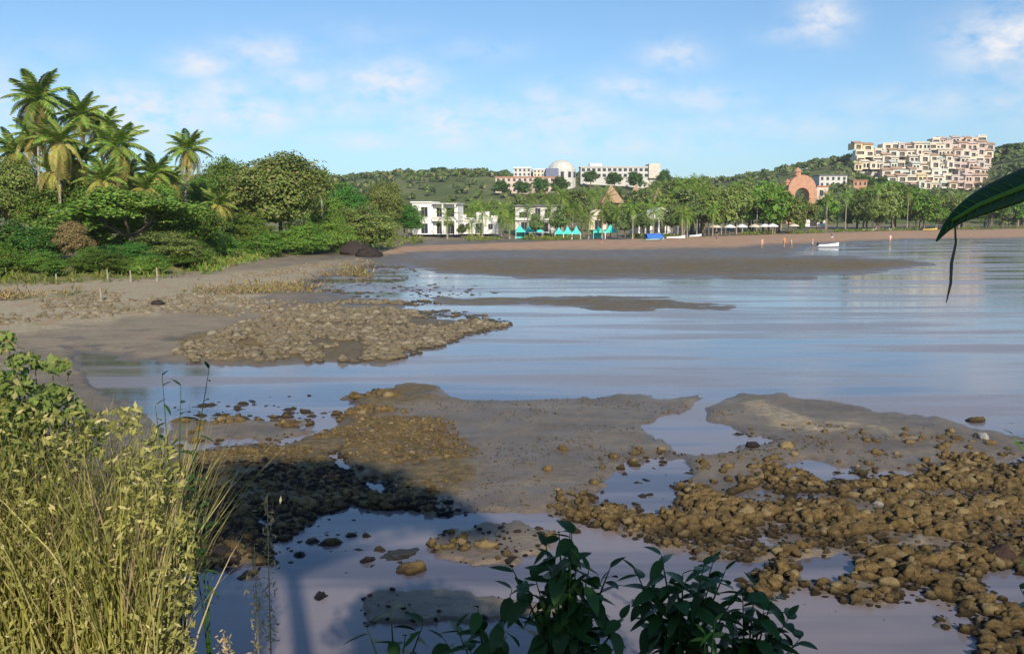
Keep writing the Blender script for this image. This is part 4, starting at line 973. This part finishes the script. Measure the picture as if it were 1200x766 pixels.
person(919, 290, 1.75, 'person in orange standing on the far beach, left one of a pair', 'cloth_orange', 'cloth_orange', .5, .6)
person(927, 291, 1.6, 'person in pale clothes close beside the orange figure', 'cloth_white', 'cloth_orange', -2, .3)
person(952, 290, 1.6, 'person in pink standing left of the small white boat', 'cloth_pink', 'cloth_white', 1, 0)
person(975, 284, 1.7, 'person in blue standing behind the small white boat', 'cloth_blue', 'cloth_white', 2, 0)
person(1043, 286, 1.8, 'person in white walking at the water edge right of the boats', 'cloth_white', 'cloth_pink', 0, .8)
person(840, 284, 1.65, 'person in orange walking on the sand below the parasols', 'cloth_orange', 'cloth_blue', 1.4, .7)
person(705, 286, 1.65, 'person in white on the sand in front of the tents', 'cloth_white', 'cloth_blue', 1.4, .5)
for i, (u, v, h_, lab) in enumerate([(126,331,.9,'pale post standing in front of the dark bush, left of three'),(153,330,.8,'middle pale post at the foot of the dark bush'),(184,329,.95,'right pale post at the edge of the grass'),(118,352,.7,'dark short post alone on the open left beach'),(66,333,.7,'pale post at the left near the tan leafed tree')]):
    p = hit(u, v); tag(MB().tube([(0, 0, -.2), (.03, 0, h_ * .5), (.0, .02, h_)], [.09, .06, .05], 7).build('wooden_post', M['wood'] if 'dark' in lab else M['palm_bark'], None, p), lab, 'post', 'posts on the left beach')

# ---------------------------------------------------------------- rocks
def ico(sub):
    import bmesh
    bm = bmesh.new(); bmesh.ops.create_icosphere(bm, subdivisions=sub, radius=1); V = np.array([v.co[:] for v in bm.verts]); Fx = np.array([[v.index for v in f.verts] for f in bm.faces]); bm.free(); return V, Fx
IC = {s: ico(s) for s in (1, 2, 3)}
def rock_shape(sub, seed, lump=.35, flat=.7):
    rs = np.random.RandomState(seed); V, Fx = IC[sub]; V = V.copy(); d = np.zeros(len(V))
    for i in range(16):
        c = rnd_dirs(1, rs)[0]; k = rs.uniform(4, 22); d += rs.uniform(-.9, 1.1) * np.exp(-k * ((V - c) ** 2).sum(1))
    r = 1 + lump * d + rs.normal(size=len(V)) * {1: .16, 2: .17, 3: .08}[sub]; V = V * r[:, None] * np.array([rs.uniform(.7, 1.35), rs.uniform(.75, 1.25), flat * rs.uniform(.8, 1.25)])
    return V, Fx
def rock_mesh(name, sub, seed, mat, **k):
    V, Fx = rock_shape(sub, seed, **k); return tri_mesh(name, V, Fx, mat, False)
RM = [rock_mesh('rock', 3, s, M['rock'], lump=.6, flat=.8) for s in range(12)]
def rock_field(name, pts, sizes, sub, mat, seed, label, cat='rocks', flat=.7):
    sh = [rock_shape(sub, seed + i, .45, flat) for i in range(10)]; rs = np.random.RandomState(seed); Vs = []; Fs = []; n = 0
    for (x, y, z), s in zip(pts, sizes):
        V, Fx = sh[rs.randint(10)]; a = rs.uniform(0, 6.28); c, s_ = math.cos(a), math.sin(a); Rm = np.array([[c, -s_, 0], [s_, c, 0], [0, 0, 1]])
        Vs.append(V @ Rm.T * s + np.array([x, y, z + s * .1])); Fs.append(Fx + n); n += len(V)
    o = mobj(name, tri_mesh(name, np.concatenate(Vs), np.concatenate(Fs), mat)); return tag(o, label, cat, kind='stuff')
# the bed of oyster-crusted rocks: area-uniform scatter on the ground inside the zone
rs = random.Random(31); cand = []
tries = 0
while len(cand) < 4600 and tries < 110000:
    tries += 1
    y = 8.9 + 11 * rs.random(); x = rs.uniform(.2, 13); u, v = to_px(np.array([x]), np.array([y])); u = float(u[0]); v = float(v[0])
    q = sd_poly(np.array([u]), np.array([v]), BED)[0]
    if q < -6 + rs.random() * 6 or any(inpoly(h_, u + rs.uniform(-8, 8), v + rs.uniform(-5, 5)) for h_ in HOLES): continue
    nz_ = fbm(np.array([x * 1.3]), np.array([y * 1.3]), 3)[0]
    if nz_ < .31 + .08 * rs.random(): continue
    cand.append((x, y, height(x, y) + .05 * rs.random() * (nz_ > .5), (.028 + .078 * rs.random() ** 1.4) * (.75 + .8 * nz_) * min(1, .6 + q / 60), u))
for i in range(170):                                       # stragglers on the mud
    u, v = rs.choice([(rs.gauss(760, 45), rs.gauss(560, 22)), (rs.gauss(880, 110), rs.gauss(545, 12)), (rs.uniform(640, 800), rs.uniform(590, 640)), (rs.gauss(1110, 60), rs.gauss(520, 12))])
    p = hit(u, v); cand.append((p.x, p.y, p.z, rs.uniform(.04, .11), u))
big = sorted(cand, key=lambda c: -c[3] / c[1] * (1 if c[4] < 1210 else .1))
for i, (x, y, z, s, u) in enumerate(big[:290]):
    o = mobj('rock', RM[i % 12], None, (x, y, z + s * .15), (rs.uniform(-.3, .3), rs.uniform(-.3, .3), rs.uniform(0, 6.28)), (s, s, s * rs.uniform(.8, 1.15)))
    pu, pv = to_px(np.array([x]), np.array([y])); pu, pv = float(pu[0]), float(pv[0])
    zone_ = 'left tongue beside the tall shrub' if pu < 800 else ('far edge near the tidal pool' if pv < 585 else ('near lower right end' if pv > 690 else ('right half near the edge' if pu > 1040 else 'middle around small pools')))
    tag(o, 'brown lumpy rock in the lower right rock bed, ' + zone_, 'rock', 'shell crusted rocks, ' + zone_)
rock_field('rock_bed', [c[:3] for c in big[290:]], [c[3] for c in big[290:]], 2, M['rock'], 50, 'smaller brown shell crusted rocks filling the bed at lower right')
# rubble: very many pieces between
p_, s_ = area_scatter([(640,612),(660,590),(800,605),(830,562),(1110,548),(1300,545),(1420,830),(900,830),(868,690),(780,640)], 2600, 60, .018, .05, .38, 1.4)
rock_field('rock_rubble', p_, s_, 1, M['rock'], 61, 'fine brown rubble between the larger rocks', 'rubble')
p_, s_ = area_scatter([(205,410),(300,375),(420,352),(500,352),(600,380),(520,404),(440,424),(220,424)], 3600, 62, .07, .17, .36, .35)
rock_field('shingle_spit', p_, s_, 1, M['rock_grey'], 63, 'grey brown shingle spit reaching into the water at mid left', 'shingle', .55)
p_, s_ = area_scatter([(-300,360),(200,340),(420,304),(600,345),(440,345),(240,384),(0,400),(-300,420)], 5200, 64, .04, .15, .40, .15)
rock_field('beach_stones', p_, s_, 1, M['rock_grey'], 65, 'scattered small stones on the left beach below the trees', 'stones', .5)
p_, s_ = area_scatter([(390,505),(430,488),(520,490),(560,535),(520,600),(420,650),(180,670),(180,560),(230,530)], 3400, 66, .015, .045, .40, 1.0)
rock_field('shell_gravel', p_, s_, 1, M['rock'], 67, 'brown shell gravel on the mud in the middle left', 'gravel')
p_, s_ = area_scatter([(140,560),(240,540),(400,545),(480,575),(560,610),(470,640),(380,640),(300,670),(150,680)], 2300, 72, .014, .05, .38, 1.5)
rock_field('shadow_dark_rocks', p_, s_, 2, M['rock_dark'], 73, 'rocks coloured dark to deepen the tree shadow they lie in')  # near-black rock colour deepens the cast shadow of the tree here
p_, s_ = area_scatter([(200,475),(520,452),(560,470),(400,500),(380,530),(210,545)], 260, 68, .05, .11, .5, .6)
rock_field('wet_stones', p_, s_, 2, M['rock'], 69, 'scattered wet stones in the shallow channel above the tree shadow', 'stones')
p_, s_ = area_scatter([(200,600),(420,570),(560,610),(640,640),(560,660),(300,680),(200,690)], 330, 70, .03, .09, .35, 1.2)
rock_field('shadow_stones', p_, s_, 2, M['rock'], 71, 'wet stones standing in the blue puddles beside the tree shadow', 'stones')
p_, s_ = area_scatter([(400,470),(700,466),(830,480),(760,520),(720,600),(540,610),(400,600),(560,530)], 1500, 80, .006, .02, .42, .8)
rock_field('mud_clods', p_, s_, 1, M['rock'], 81, 'tiny mud clods and shells scattered over the middle mud bank')
p_, s_ = area_scatter([(200,620),(560,610),(760,650),(860,760),(200,780)], 520, 82, .008, .045, .40, .9)
rock_field('water_debris', p_, s_, 1, M['rock_dark'], 83, 'dark bits of weed and stone in the shallow water at the bottom')
p_, s_ = area_scatter([(840,480),(1000,500),(1130,515),(1100,545),(830,550),(760,545)], 500, 84, .01, .035, .5, .8)
rock_field('bank_shells', p_, s_, 1, M['rock'], 85, 'small shells and clods on the mud right of the tidal pool')
# named single rocks
def one_rock(u, v, s, mat, lab, seed, flat=.7, sub=3, cat='rock', sc_=(1, 1, 1)):
    p = hit(u, v); V, Fx = rock_shape(sub, seed, .45, flat); tag(mobj('rock', tri_mesh('rock', V, Fx, M[mat], False), None, (p.x, p.y, p.z + s * .15), (0, 0, seed), tuple(s * q for q in sc_)), lab, cat)
one_rock(467, 655, .26, 'rock', 'flat tan rock lying in the blue puddle at lower centre left', 101, .35)
one_rock(482, 674, .27, 'rock', 'larger tan rock just below the flat one in the puddle', 102, .45)
one_rock(432, 662, .13, 'rock_dark', 'dark wet rock left of the two tan rocks', 103)
one_rock(388, 640, .17, 'rock', 'brown rock at the edge of the tree shadow puddle', 104)
one_rock(336, 492, .17, 'rock', 'brown rock standing alone in the shallow channel at left', 105)
one_rock(352, 655, .11, 'rock_dark', 'small dark rock in the puddle near the dry stalks', 106)
one_rock(375, 706, .12, 'rock_dark', 'lone dark rock on the wet mud near the bottom left', 107)
one_rock(864, 512, .13, 'rock', 'brown rock at the tip of the bright tidal pool', 108)
one_rock(882, 523, .14, 'rock_dark', 'dark rock at the end of the bright tidal pool', 109)
one_rock(922, 524, .14, 'rock', 'brown rock on the mud right of the tidal pool', 110)
one_rock(758, 567, .13, 'rock_dark', 'dark rock in the narrow stream left of the rock bed', 111)
one_rock(1141, 496, .22, 'rock', 'rock standing in the pool near the right edge', 112)
one_rock(1152, 513, .15, 'rock_pale', 'pale stone and painted sky glare in the pool near the right edge', 113)  # its white stands for sky glare on the puddle as well as a stone
one_rock(1029, 592, .08, 'rock_pale', 'small pale stone among brown rocks at the top of the bed', 114)
one_rock(931, 562, .07, 'rock_pale', 'tiny pale stone at the upper edge of the rock bed', 115)
one_rock(1172, 655, .2, 'rock_dark', 'dark rock in place of a shadow patch at the right of the bed', 116)  # dark rock put where only a patch of shadow lies
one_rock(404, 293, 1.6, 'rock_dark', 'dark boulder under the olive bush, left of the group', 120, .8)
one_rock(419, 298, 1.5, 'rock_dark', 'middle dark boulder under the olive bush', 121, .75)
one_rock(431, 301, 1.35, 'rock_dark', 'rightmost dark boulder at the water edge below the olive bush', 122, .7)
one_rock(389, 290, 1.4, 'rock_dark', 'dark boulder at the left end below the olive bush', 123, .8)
one_rock(186, 357, .24, 'rock_dark', 'lone dark stone on the open left beach', 124, .6)

# ---------------------------------------------------------------- foreground plants
def blades(name, roots, heights, mat, seed, wid=.006, lean=.35, bend=.35, lx=0.0, kind='stuff', label=None, cat=None, parent=None):
    rs = np.random.RandomState(seed); n = len(roots); P0 = np.array(roots, float); H = np.array(heights, float)
    a = rs.uniform(0, 6.28, n); dr = np.stack([np.cos(a), np.sin(a), 0 * a], -1); ln = (rs.rand(n) * lean)[:, None]; bd = (rs.rand(n) * bend)[:, None]
    b = rs.uniform(0, 6.28, n); wd = np.stack([np.cos(b), np.sin(b), 0 * b], -1) * (wid * (.6 + .8 * rs.rand(n)))[:, None]
    Q = []; segs = 5; prev = None; up = np.array([0, 0, 1.])
    for i in range(segs + 1):
        t = i / segs; c = P0 + up * (H * (t - .25 * bd[:, 0] * t * t))[:, None] + dr * (ln * t + bd * t ** 2.4) * H[:, None] * .6 + np.array([lx, 0, 0]) * (t * t * H)[:, None]
        wv = wd * (1 - t) ** .6 if i < segs else wd * .05
        cur = (c - wv, c + wv)
        if prev is not None: Q.append(np.stack([prev[0], prev[1], cur[1], cur[0]], 1))
        prev = cur
    V = np.stack(Q, 1).reshape(-1, 3)
    me_ = quads_mesh(name, V, mat)
    # weld strips so that each blade is one island
    nq = n * segs; V6 = V.reshape(n, segs, 4, 3); vv_ = np.concatenate([V6[:, 0, 0:1], V6[:, 0, 1:2]] + [x for i in range(segs) for x in (V6[:, i, 2:3], V6[:, i, 3:4])], 1)
    base = (np.arange(n) * (2 + 2 * segs))[:, None]; fs = []
    last = (0, 1)
    for i in range(segs):
        r_, l_ = 2 + 2 * i, 3 + 2 * i; fs.append(np.concatenate([base + last[0], base + last[1], base + r_, base + l_], 1)); last = (l_, r_)
    me2 = tri_mesh(name, vv_.reshape(-1, 3), np.stack(fs, 1).reshape(-1, 4), mat); bpy.data.meshes.remove(me_)
    o = mobj(name, me2, parent); return tag(o, label, cat, kind=kind)
rs = random.Random(77)
def grass_top(u): return float(np.interp(u, [-400, 0, 60, 110, 160, 200, 235, 270], [395, 450, 470, 470, 462, 500, 600, 720]))
def grass_patch(n, d0, d1, u0, u1, hmul, seed):
    rs = random.Random(seed); roots = []; hs = []
    for _ in range(n):
        D = rs.uniform(d0, d1); u = rs.uniform(u0, u1); x = (u - 600) / F * D; z = height(x, D) - .03; top = atd(u, grass_top(u), D).z
        h_ = (top - z) * hmul * (1 - .55 * rs.random() ** 1.6)
        if h_ < .1: continue
        roots.append((x, D, z)); hs.append(h_)
    return roots, hs
r_, h_ = grass_patch(4200, 3.9, 5.6, -330, 165, 1.0, 1)
blades('tall_grass', r_, h_, M['grass'], 4, .005, .4, .6, label='tall sunlit yellow green grass clump at the lower left', cat='grass')
r_, h_ = grass_patch(1500, 4.0, 5.4, -300, 190, 1.0, 2)
blades('dry_grass', r_, h_, M['dry_grass'], 5, .004, .4, .5, label='straw coloured dry stems standing through the tall grass', cat='dry grass')
# leafy bits of weeds through the grass
def sprig_leaves(pts, size, mat, seed, name, label, cat, asp=.35):
    rs = np.random.RandomState(seed); P = np.array(pts); nn = rs.normal(size=P.shape) + np.array([0, -.8, .6]); nn /= np.linalg.norm(nn, axis=1, keepdims=True)
    return tag(mobj(name, quads_mesh(name, leaf_quads(P, nn, size, rs, asp), mat)), label, cat, kind='stuff')
pl = []
for _ in range(36000):
    D = rs.uniform(3.8, 5.4); u = rs.uniform(-330, 228); vt = grass_top(u) + 12; v = vt + (900 - vt) * rs.random() ** .9
    if u > 185 and v < 540 + rs.uniform(-60, 60): continue
    if fbm(np.array([u / 22.]), np.array([v / 26.]), 3) < .36: continue
    pl.append(tuple(atd(u, v, D)))
sprig_leaves(pl, .042, M['grass'], 8, 'grass_leaves', 'small yellow green leaves and seed heads among the tall grass', 'grass')
vl = []
for (cu, cvv, ru, rv, n) in [(5,400,14,14,90),(28,424,22,10,130),(64,428,18,9,90),(12,450,26,14,220),(60,462,26,12,180),(30,486,45,20,420),(88,478,14,12,60),(-60,430,60,40,500),(5,520,30,30,260),(100,510,24,20,120)]:
    for _ in range(n):
        a = rs.uniform(0, 6.28); q = rs.random() ** .5; vl.append(tuple(atd(cu + ru * q * math.cos(a), cvv + rv * q * math.sin(a), rs.uniform(4.2, 4.9))))
sprig_leaves(vl, .045, M['leaf_olive'], 18, 'vine_leaves', 'tangle of small vine leaves over the grass at the upper left', 'vine', .5)
# leaf mesh shared by the broad-leaved foreground plants
def leaf_mesh(name, mat, w_=.32, fold=.18, curl=.35, n=6):
    mb = MB(); L_ = []; C = []; R_ = []
    for i in range(n + 1):
        t = i / n; wd = w_ * .5 * (math.sin(math.pi * min(1, t ** .75)) ** .8 if 0 < t < 1 else .01); z_ = -curl * t * t * .5
        C.append((t, 0, z_)); L_.append((t - .05 * wd, wd, z_ + fold * wd * 2)); R_.append((t - .05 * wd, -wd, z_ + fold * wd * 2))
    i0 = len(mb.v); mb.v += L_ + C + R_; k = n + 1
    for i in range(n): mb.f.append((i0 + i, i0 + i + 1, i0 + k + i + 1, i0 + k + i)); mb.f.append((i0 + k + i, i0 + k + i + 1, i0 + 2 * k + i + 1, i0 + 2 * k + i))
    return mb.mesh(name, mat, True)
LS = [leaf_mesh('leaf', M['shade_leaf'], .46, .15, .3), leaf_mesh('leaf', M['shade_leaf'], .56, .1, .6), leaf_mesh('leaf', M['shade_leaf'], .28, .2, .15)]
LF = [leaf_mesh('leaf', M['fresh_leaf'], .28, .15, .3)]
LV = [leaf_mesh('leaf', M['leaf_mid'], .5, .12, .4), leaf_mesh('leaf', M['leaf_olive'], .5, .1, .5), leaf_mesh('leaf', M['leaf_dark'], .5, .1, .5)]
def weed(name, u, D, tips, nleaf, lsize, lmesh, lab, cat='plant', stemmat='shade_leaf', seed=0, group=None, vroot=None, rad=.006, open_=1.0):
    """a plant rooted on the bank at column u, its stems end at the pixels in tips; leaves are its parts"""
    rs = random.Random(seed); x = (u - 600) / F * D; b = Vector((x, D, height(x, D) - .03)); o = empty(name, b, 0, lab, cat, group)
    for (tu, tv, dd) in tips:
        e = atd(tu, tv, D + dd) - b; m1 = Vector((e.x * .25, e.y * .25, e.z * .5)); pts = [Vector((0, 0, 0)), m1, Vector((e.x * .65, e.y * .65, e.z * .8)), e]
        MB().tube(pts, [rad * 1.5, rad, rad * .7, rad * .3], 6).build('stem', M[stemmat], o, smooth=True)
        for i in range(nleaf):
            t = .38 + .62 * (i + rs.random() * .5) / nleaf; k = min(2, int(t * 3)); f = t * 3 - k; pt = pts[k].lerp(pts[k + 1], min(1, f))
            a = i * 2.4 + rs.uniform(-.4, .4); s = lsize * rs.uniform(.75, 1.25) * (1.15 - .4 * t)
            f_ = mobj('leaf', rs.choice(lmesh), o, pt, (rs.uniform(-.5, .5), rs.uniform(-.45, .8) * open_, a), (s, s, s))
        f_ = mobj('leaf', rs.choice(lmesh), o, pts[-1], (0, -.6, rs.uniform(0, 6)), (lsize * .6,) * 3)
    return o
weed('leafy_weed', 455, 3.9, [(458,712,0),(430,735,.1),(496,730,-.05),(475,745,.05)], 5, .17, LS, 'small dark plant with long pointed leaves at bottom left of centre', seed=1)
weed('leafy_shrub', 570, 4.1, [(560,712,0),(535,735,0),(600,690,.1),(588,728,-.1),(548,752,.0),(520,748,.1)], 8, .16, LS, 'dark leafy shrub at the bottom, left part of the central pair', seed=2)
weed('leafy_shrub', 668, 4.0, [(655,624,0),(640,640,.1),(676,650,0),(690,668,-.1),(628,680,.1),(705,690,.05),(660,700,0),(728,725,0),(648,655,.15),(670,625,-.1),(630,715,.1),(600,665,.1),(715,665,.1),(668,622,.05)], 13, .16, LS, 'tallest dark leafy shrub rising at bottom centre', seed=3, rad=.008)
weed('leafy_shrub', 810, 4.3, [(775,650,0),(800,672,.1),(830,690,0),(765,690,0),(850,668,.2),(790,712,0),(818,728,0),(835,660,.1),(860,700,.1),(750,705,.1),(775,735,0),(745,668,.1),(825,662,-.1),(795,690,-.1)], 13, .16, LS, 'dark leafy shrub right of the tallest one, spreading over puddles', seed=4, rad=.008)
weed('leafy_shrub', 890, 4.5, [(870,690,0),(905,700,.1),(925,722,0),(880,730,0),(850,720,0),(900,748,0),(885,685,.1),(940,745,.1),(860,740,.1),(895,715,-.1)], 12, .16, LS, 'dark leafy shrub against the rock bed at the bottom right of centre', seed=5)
weed('leafy_weed', 842, 3.9, [(838,728,0),(826,742,0)], 5, .11, LF, 'bright green sprig lit by sun in the dark shrubs', seed=6, stemmat='fresh_leaf')
weed('leafy_weed', 1360, 4.6, [(1186,508,0),(1196,520,.05)], 8, .10, [LV[0]], 'green leafy sprig poking in at the right edge', seed=7, stemmat='leaf_mid')
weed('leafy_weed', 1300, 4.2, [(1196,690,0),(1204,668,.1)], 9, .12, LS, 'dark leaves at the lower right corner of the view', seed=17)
# vine shrub at the upper left of the grass and drooping sprig beside it
weed('vine_shrub', 40, 4.6, [(8,398,0),(30,410,.1),(62,428,0),(-20,392,.1),(45,450,-.1),(78,455,0),(15,470,.1),(60,490,0),(0,430,-.1),(25,440,.05),(50,475,0),(5,500,0),(80,440,.1),(40,420,0)], 12, .085, LV, 'yellow green leafy vine topping the grass at the left edge', seed=8, stemmat='leaf_olive')
weed('drooping_sprig', 190, 4.7, [(190,440,.1),(245,432,0),(212,452,0),(182,475,0)], 7, .12, [LS[2]], 'thin dark sprig with narrow drooping leaves above the grass', seed=9, rad=.005)
weed('drooping_sprig', 226, 4.4, [(225,530,0),(240,556,.1),(218,600,0)], 7, .10, [LS[2]], 'dark narrow leaved sprig at the right edge of the grass', seed=10, rad=.004)
# dry stalks
for u, v, D, lab, sd in [(313,580,4.6,'tallest dry stalk standing alone right of the grass clump',1),(298,640,4.4,'pale dry stalk with feathery head beside the tallest one',2),(262,742,4.5,'short dry stalk near the bottom left puddle',3)]:
    e = atd(u, v, D); x = (u - 12 - 600) / F * D; b = Vector((x, D, height(x, D))); e = e - b; o = empty('dry_stalk', b, 0, lab, 'dry stalk')
    MB().tube([(0, 0, 0), (e.x * .3, 0, e.z * .5), tuple(e)], [.006, .004, .002], 5).build('stem', M['dry_grass'], o)
    rr = np.random.RandomState(sd); n = 150; t = rr.uniform(.35, 1.0, n); P = np.outer(t, np.array(e)) + rr.normal(size=(n, 3)) * .022
    hd = mobj('seed_head', quads_mesh('seed_head', leaf_quads(P, rnd_dirs(n, rr), .035, rr, .3), M['dry_grass']), o)
# the broad leaf hanging in at the right
bl = empty('broad_leaved_plant', (2.3, 1.7, height(2.3, 1.7)), 0, 'broad dark green leaf arching in from the right edge over the bay', 'plant')
def rel(u, v, d): return atd(u, v, d) - bl.location
rib = [rel(1420, 150, 1.75), rel(1330, 165, 1.72), rel(1250, 198, 1.66), rel(1190, 222, 1.60), rel(1145, 240, 1.56), rel(1115, 258, 1.53), rel(1097, 283, 1.52)]
wid_ = [.02, .036, .044, .042, .030, .015, .0015]
upv = [rel(1200, 100, 1.6) - rel(1200, 200, 1.6)] ; upv = upv[0].normalized()
V = []; Fq = []
mb = MB()
for k, (c, wd) in enumerate(zip(rib, wid_)):
    mb.v += [tuple(c + upv * wd * .62 + Vector((0, wd * .8, 0))), tuple(c + upv * wd * .36 + Vector((0, wd * .3, .0))), tuple(c), tuple(c - upv * wd * .30 + Vector((0, -wd * .35, 0))), tuple(c - upv * wd * .62 + Vector((0, -wd * .3, 0)))]
    if k:
        for j in range(4): a = 5 * (k - 1) + j; mb.f.append((a, a + 1, a + 6, a + 5))
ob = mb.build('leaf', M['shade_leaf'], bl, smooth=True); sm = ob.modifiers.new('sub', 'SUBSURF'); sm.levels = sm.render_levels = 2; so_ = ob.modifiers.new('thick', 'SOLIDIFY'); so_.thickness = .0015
MB().tube([tuple(q - Vector((0, .006, 0))) for q in rib[:-1]] , [.008, .007, .006, .005, .004, .003], 6).build('midrib', M['fresh_leaf'], bl, smooth=True)
for k in range(1, 6):
    for f in (.0, .33, .66):
        c = rib[k].lerp(rib[k + 1], f) if k < 6 else rib[k]; wd = wid_[k] * (1 - f) + wid_[k + 1] * f; d = (rib[k + 1] - rib[k]).normalized() * wd * .7
        for sg in (1, -1):
            if wd > .01: MB().tube([c - Vector((0, .005, 0)), c + d * .5 + upv * sg * wd * (.33 if sg > 0 else .28) + Vector((0, sg * wd * .25 - .003, 0)), c + d + upv * sg * wd * .56 + Vector((0, sg * wd * (.62 if sg > 0 else .3) - .002, 0))], [.0012, .0009, .0004], 4).build('vein', M['leaf_mid'], bl)
MB().tube([(0, 0, 0), (.02, 0, .8), (.05, .02, 1.6), tuple(rib[0])], [.035, .03, .022, .008], 8).build('stem', M['shade_leaf'], bl, smooth=True)
MB().tube([rel(1119, 262, 1.53), rel(1120, 285, 1.54), rel(1115, 308, 1.53), rel(1114, 332, 1.52), rel(1109, 354, 1.53)], [.0015, .0022, .0028, .0024, .001], 5).build('hanging_tendril', M['bark'], bl, smooth=True)

# ---------------------------------------------------------------- trees behind the viewer whose shade falls on the shore
def along_sun(u, v, zt, zg=0.0):
    p = hit(u, v); k = (zt - p.z) / sdir.z; return p + sdir * k
def shade_tree(name, base, r0, lobes, clumps, per, leaf, lab, seed):
    o = empty(name, base, 0, lab, 'tree'); b = Vector(base)
    me_ = crown_mesh('crown', [(l[0] - b.x, l[1] - b.y, l[2] - b.z, l[3], l[4], l[5]) for l in lobes], clumps, per, leaf, M['leaf_mid'], seed, .26, 9, .6, True)
    mobj('crown', me_, o); mb = MB(); top = Vector(lobes[0][:3]) - b; fork = Vector((top.x * .3, top.y * .3, top.z * .62))
    mb.tube([(0, 0, -.3), (fork.x * .4, fork.y * .4, fork.z * .5), fork], [r0 * 1.3, r0, r0 * .8], 10)
    for l in lobes: e = Vector(l[:3]) - b; mb.tube([fork, fork.lerp(e, .5) + Vector((0, 0, .15)), e], [r0 * .55, r0 * .35, r0 * .12], 7)
    mb.build('trunk', M['bark'], o, smooth=True); return o
lob = []
for u, v, zt, rx, ry, rz in [(250,600,9.6,1.0,.9,.34),(330,592,9.8,1.1,1.0,.36),(400,580,9.7,1.1,.9,.34),(455,592,9.9,1.0,.8,.30),(505,602,9.4,.7,.6,.2),(300,556,9.8,.8,.7,.2),(380,548,9.7,.7,.5,.15),(370,618,9.2,.9,.7,.25),(210,560,9.5,.7,.6,.2),(190,590,9.6,.8,.7,.3),(540,615,9.6,.5,.4,.12),(150,560,9.5,.6,.6,.2),(435,560,9.6,.6,.5,.15)]:
    q = along_sun(u, v, zt + 3.2); lob.append((q.x, q.y, q.z, rx, ry, rz))
shade_tree('shade_tree', (.9, -3.4, height(.9, -3.4)), .13, lob, 620, 70, .13, 'tree behind the viewer whose leafy shadow falls over the dark rocks', 3)
lob = [(.9, -.9, 6.05, .6, .5, .5), (1.9, -1.0, 6.0, .6, .5, .5), (2.7, -1.1, 5.9, .55, .5, .5), (1.4, -1.2, 5.5, .7, .4, .4), (2.4, -1.3, 5.4, .7, .4, .4), (3.3, -1.3, 5.7, .5, .5, .5), (1.5,-.9,6.4,.5,.4,.3)]
shade_tree('shade_bush', (2.2, -1.6, height(2.2, -1.6)), .07, lob, 240, 46, .11, 'leafy bush behind the viewer that keeps the near shrubs in shade', 4)

# ---------------------------------------------------------------- air
hm, ht = newmat('haze_air'); g = G(ht); pv = g.n('ShaderNodeVolumePrincipled'); pv.inputs['Color'].default_value = (.86, .92, 1, 1); pv.inputs['Density'].default_value = .00012; pv.inputs['Anisotropy'].default_value = .0
o_ = g.n('ShaderNodeOutputMaterial'); ht.links.new(pv.outputs[0], o_.inputs['Volume'])
tag(MB().box(-4200, 4200, -3900, 3900, -8, 125).build('haze', hm), kind='stuff')
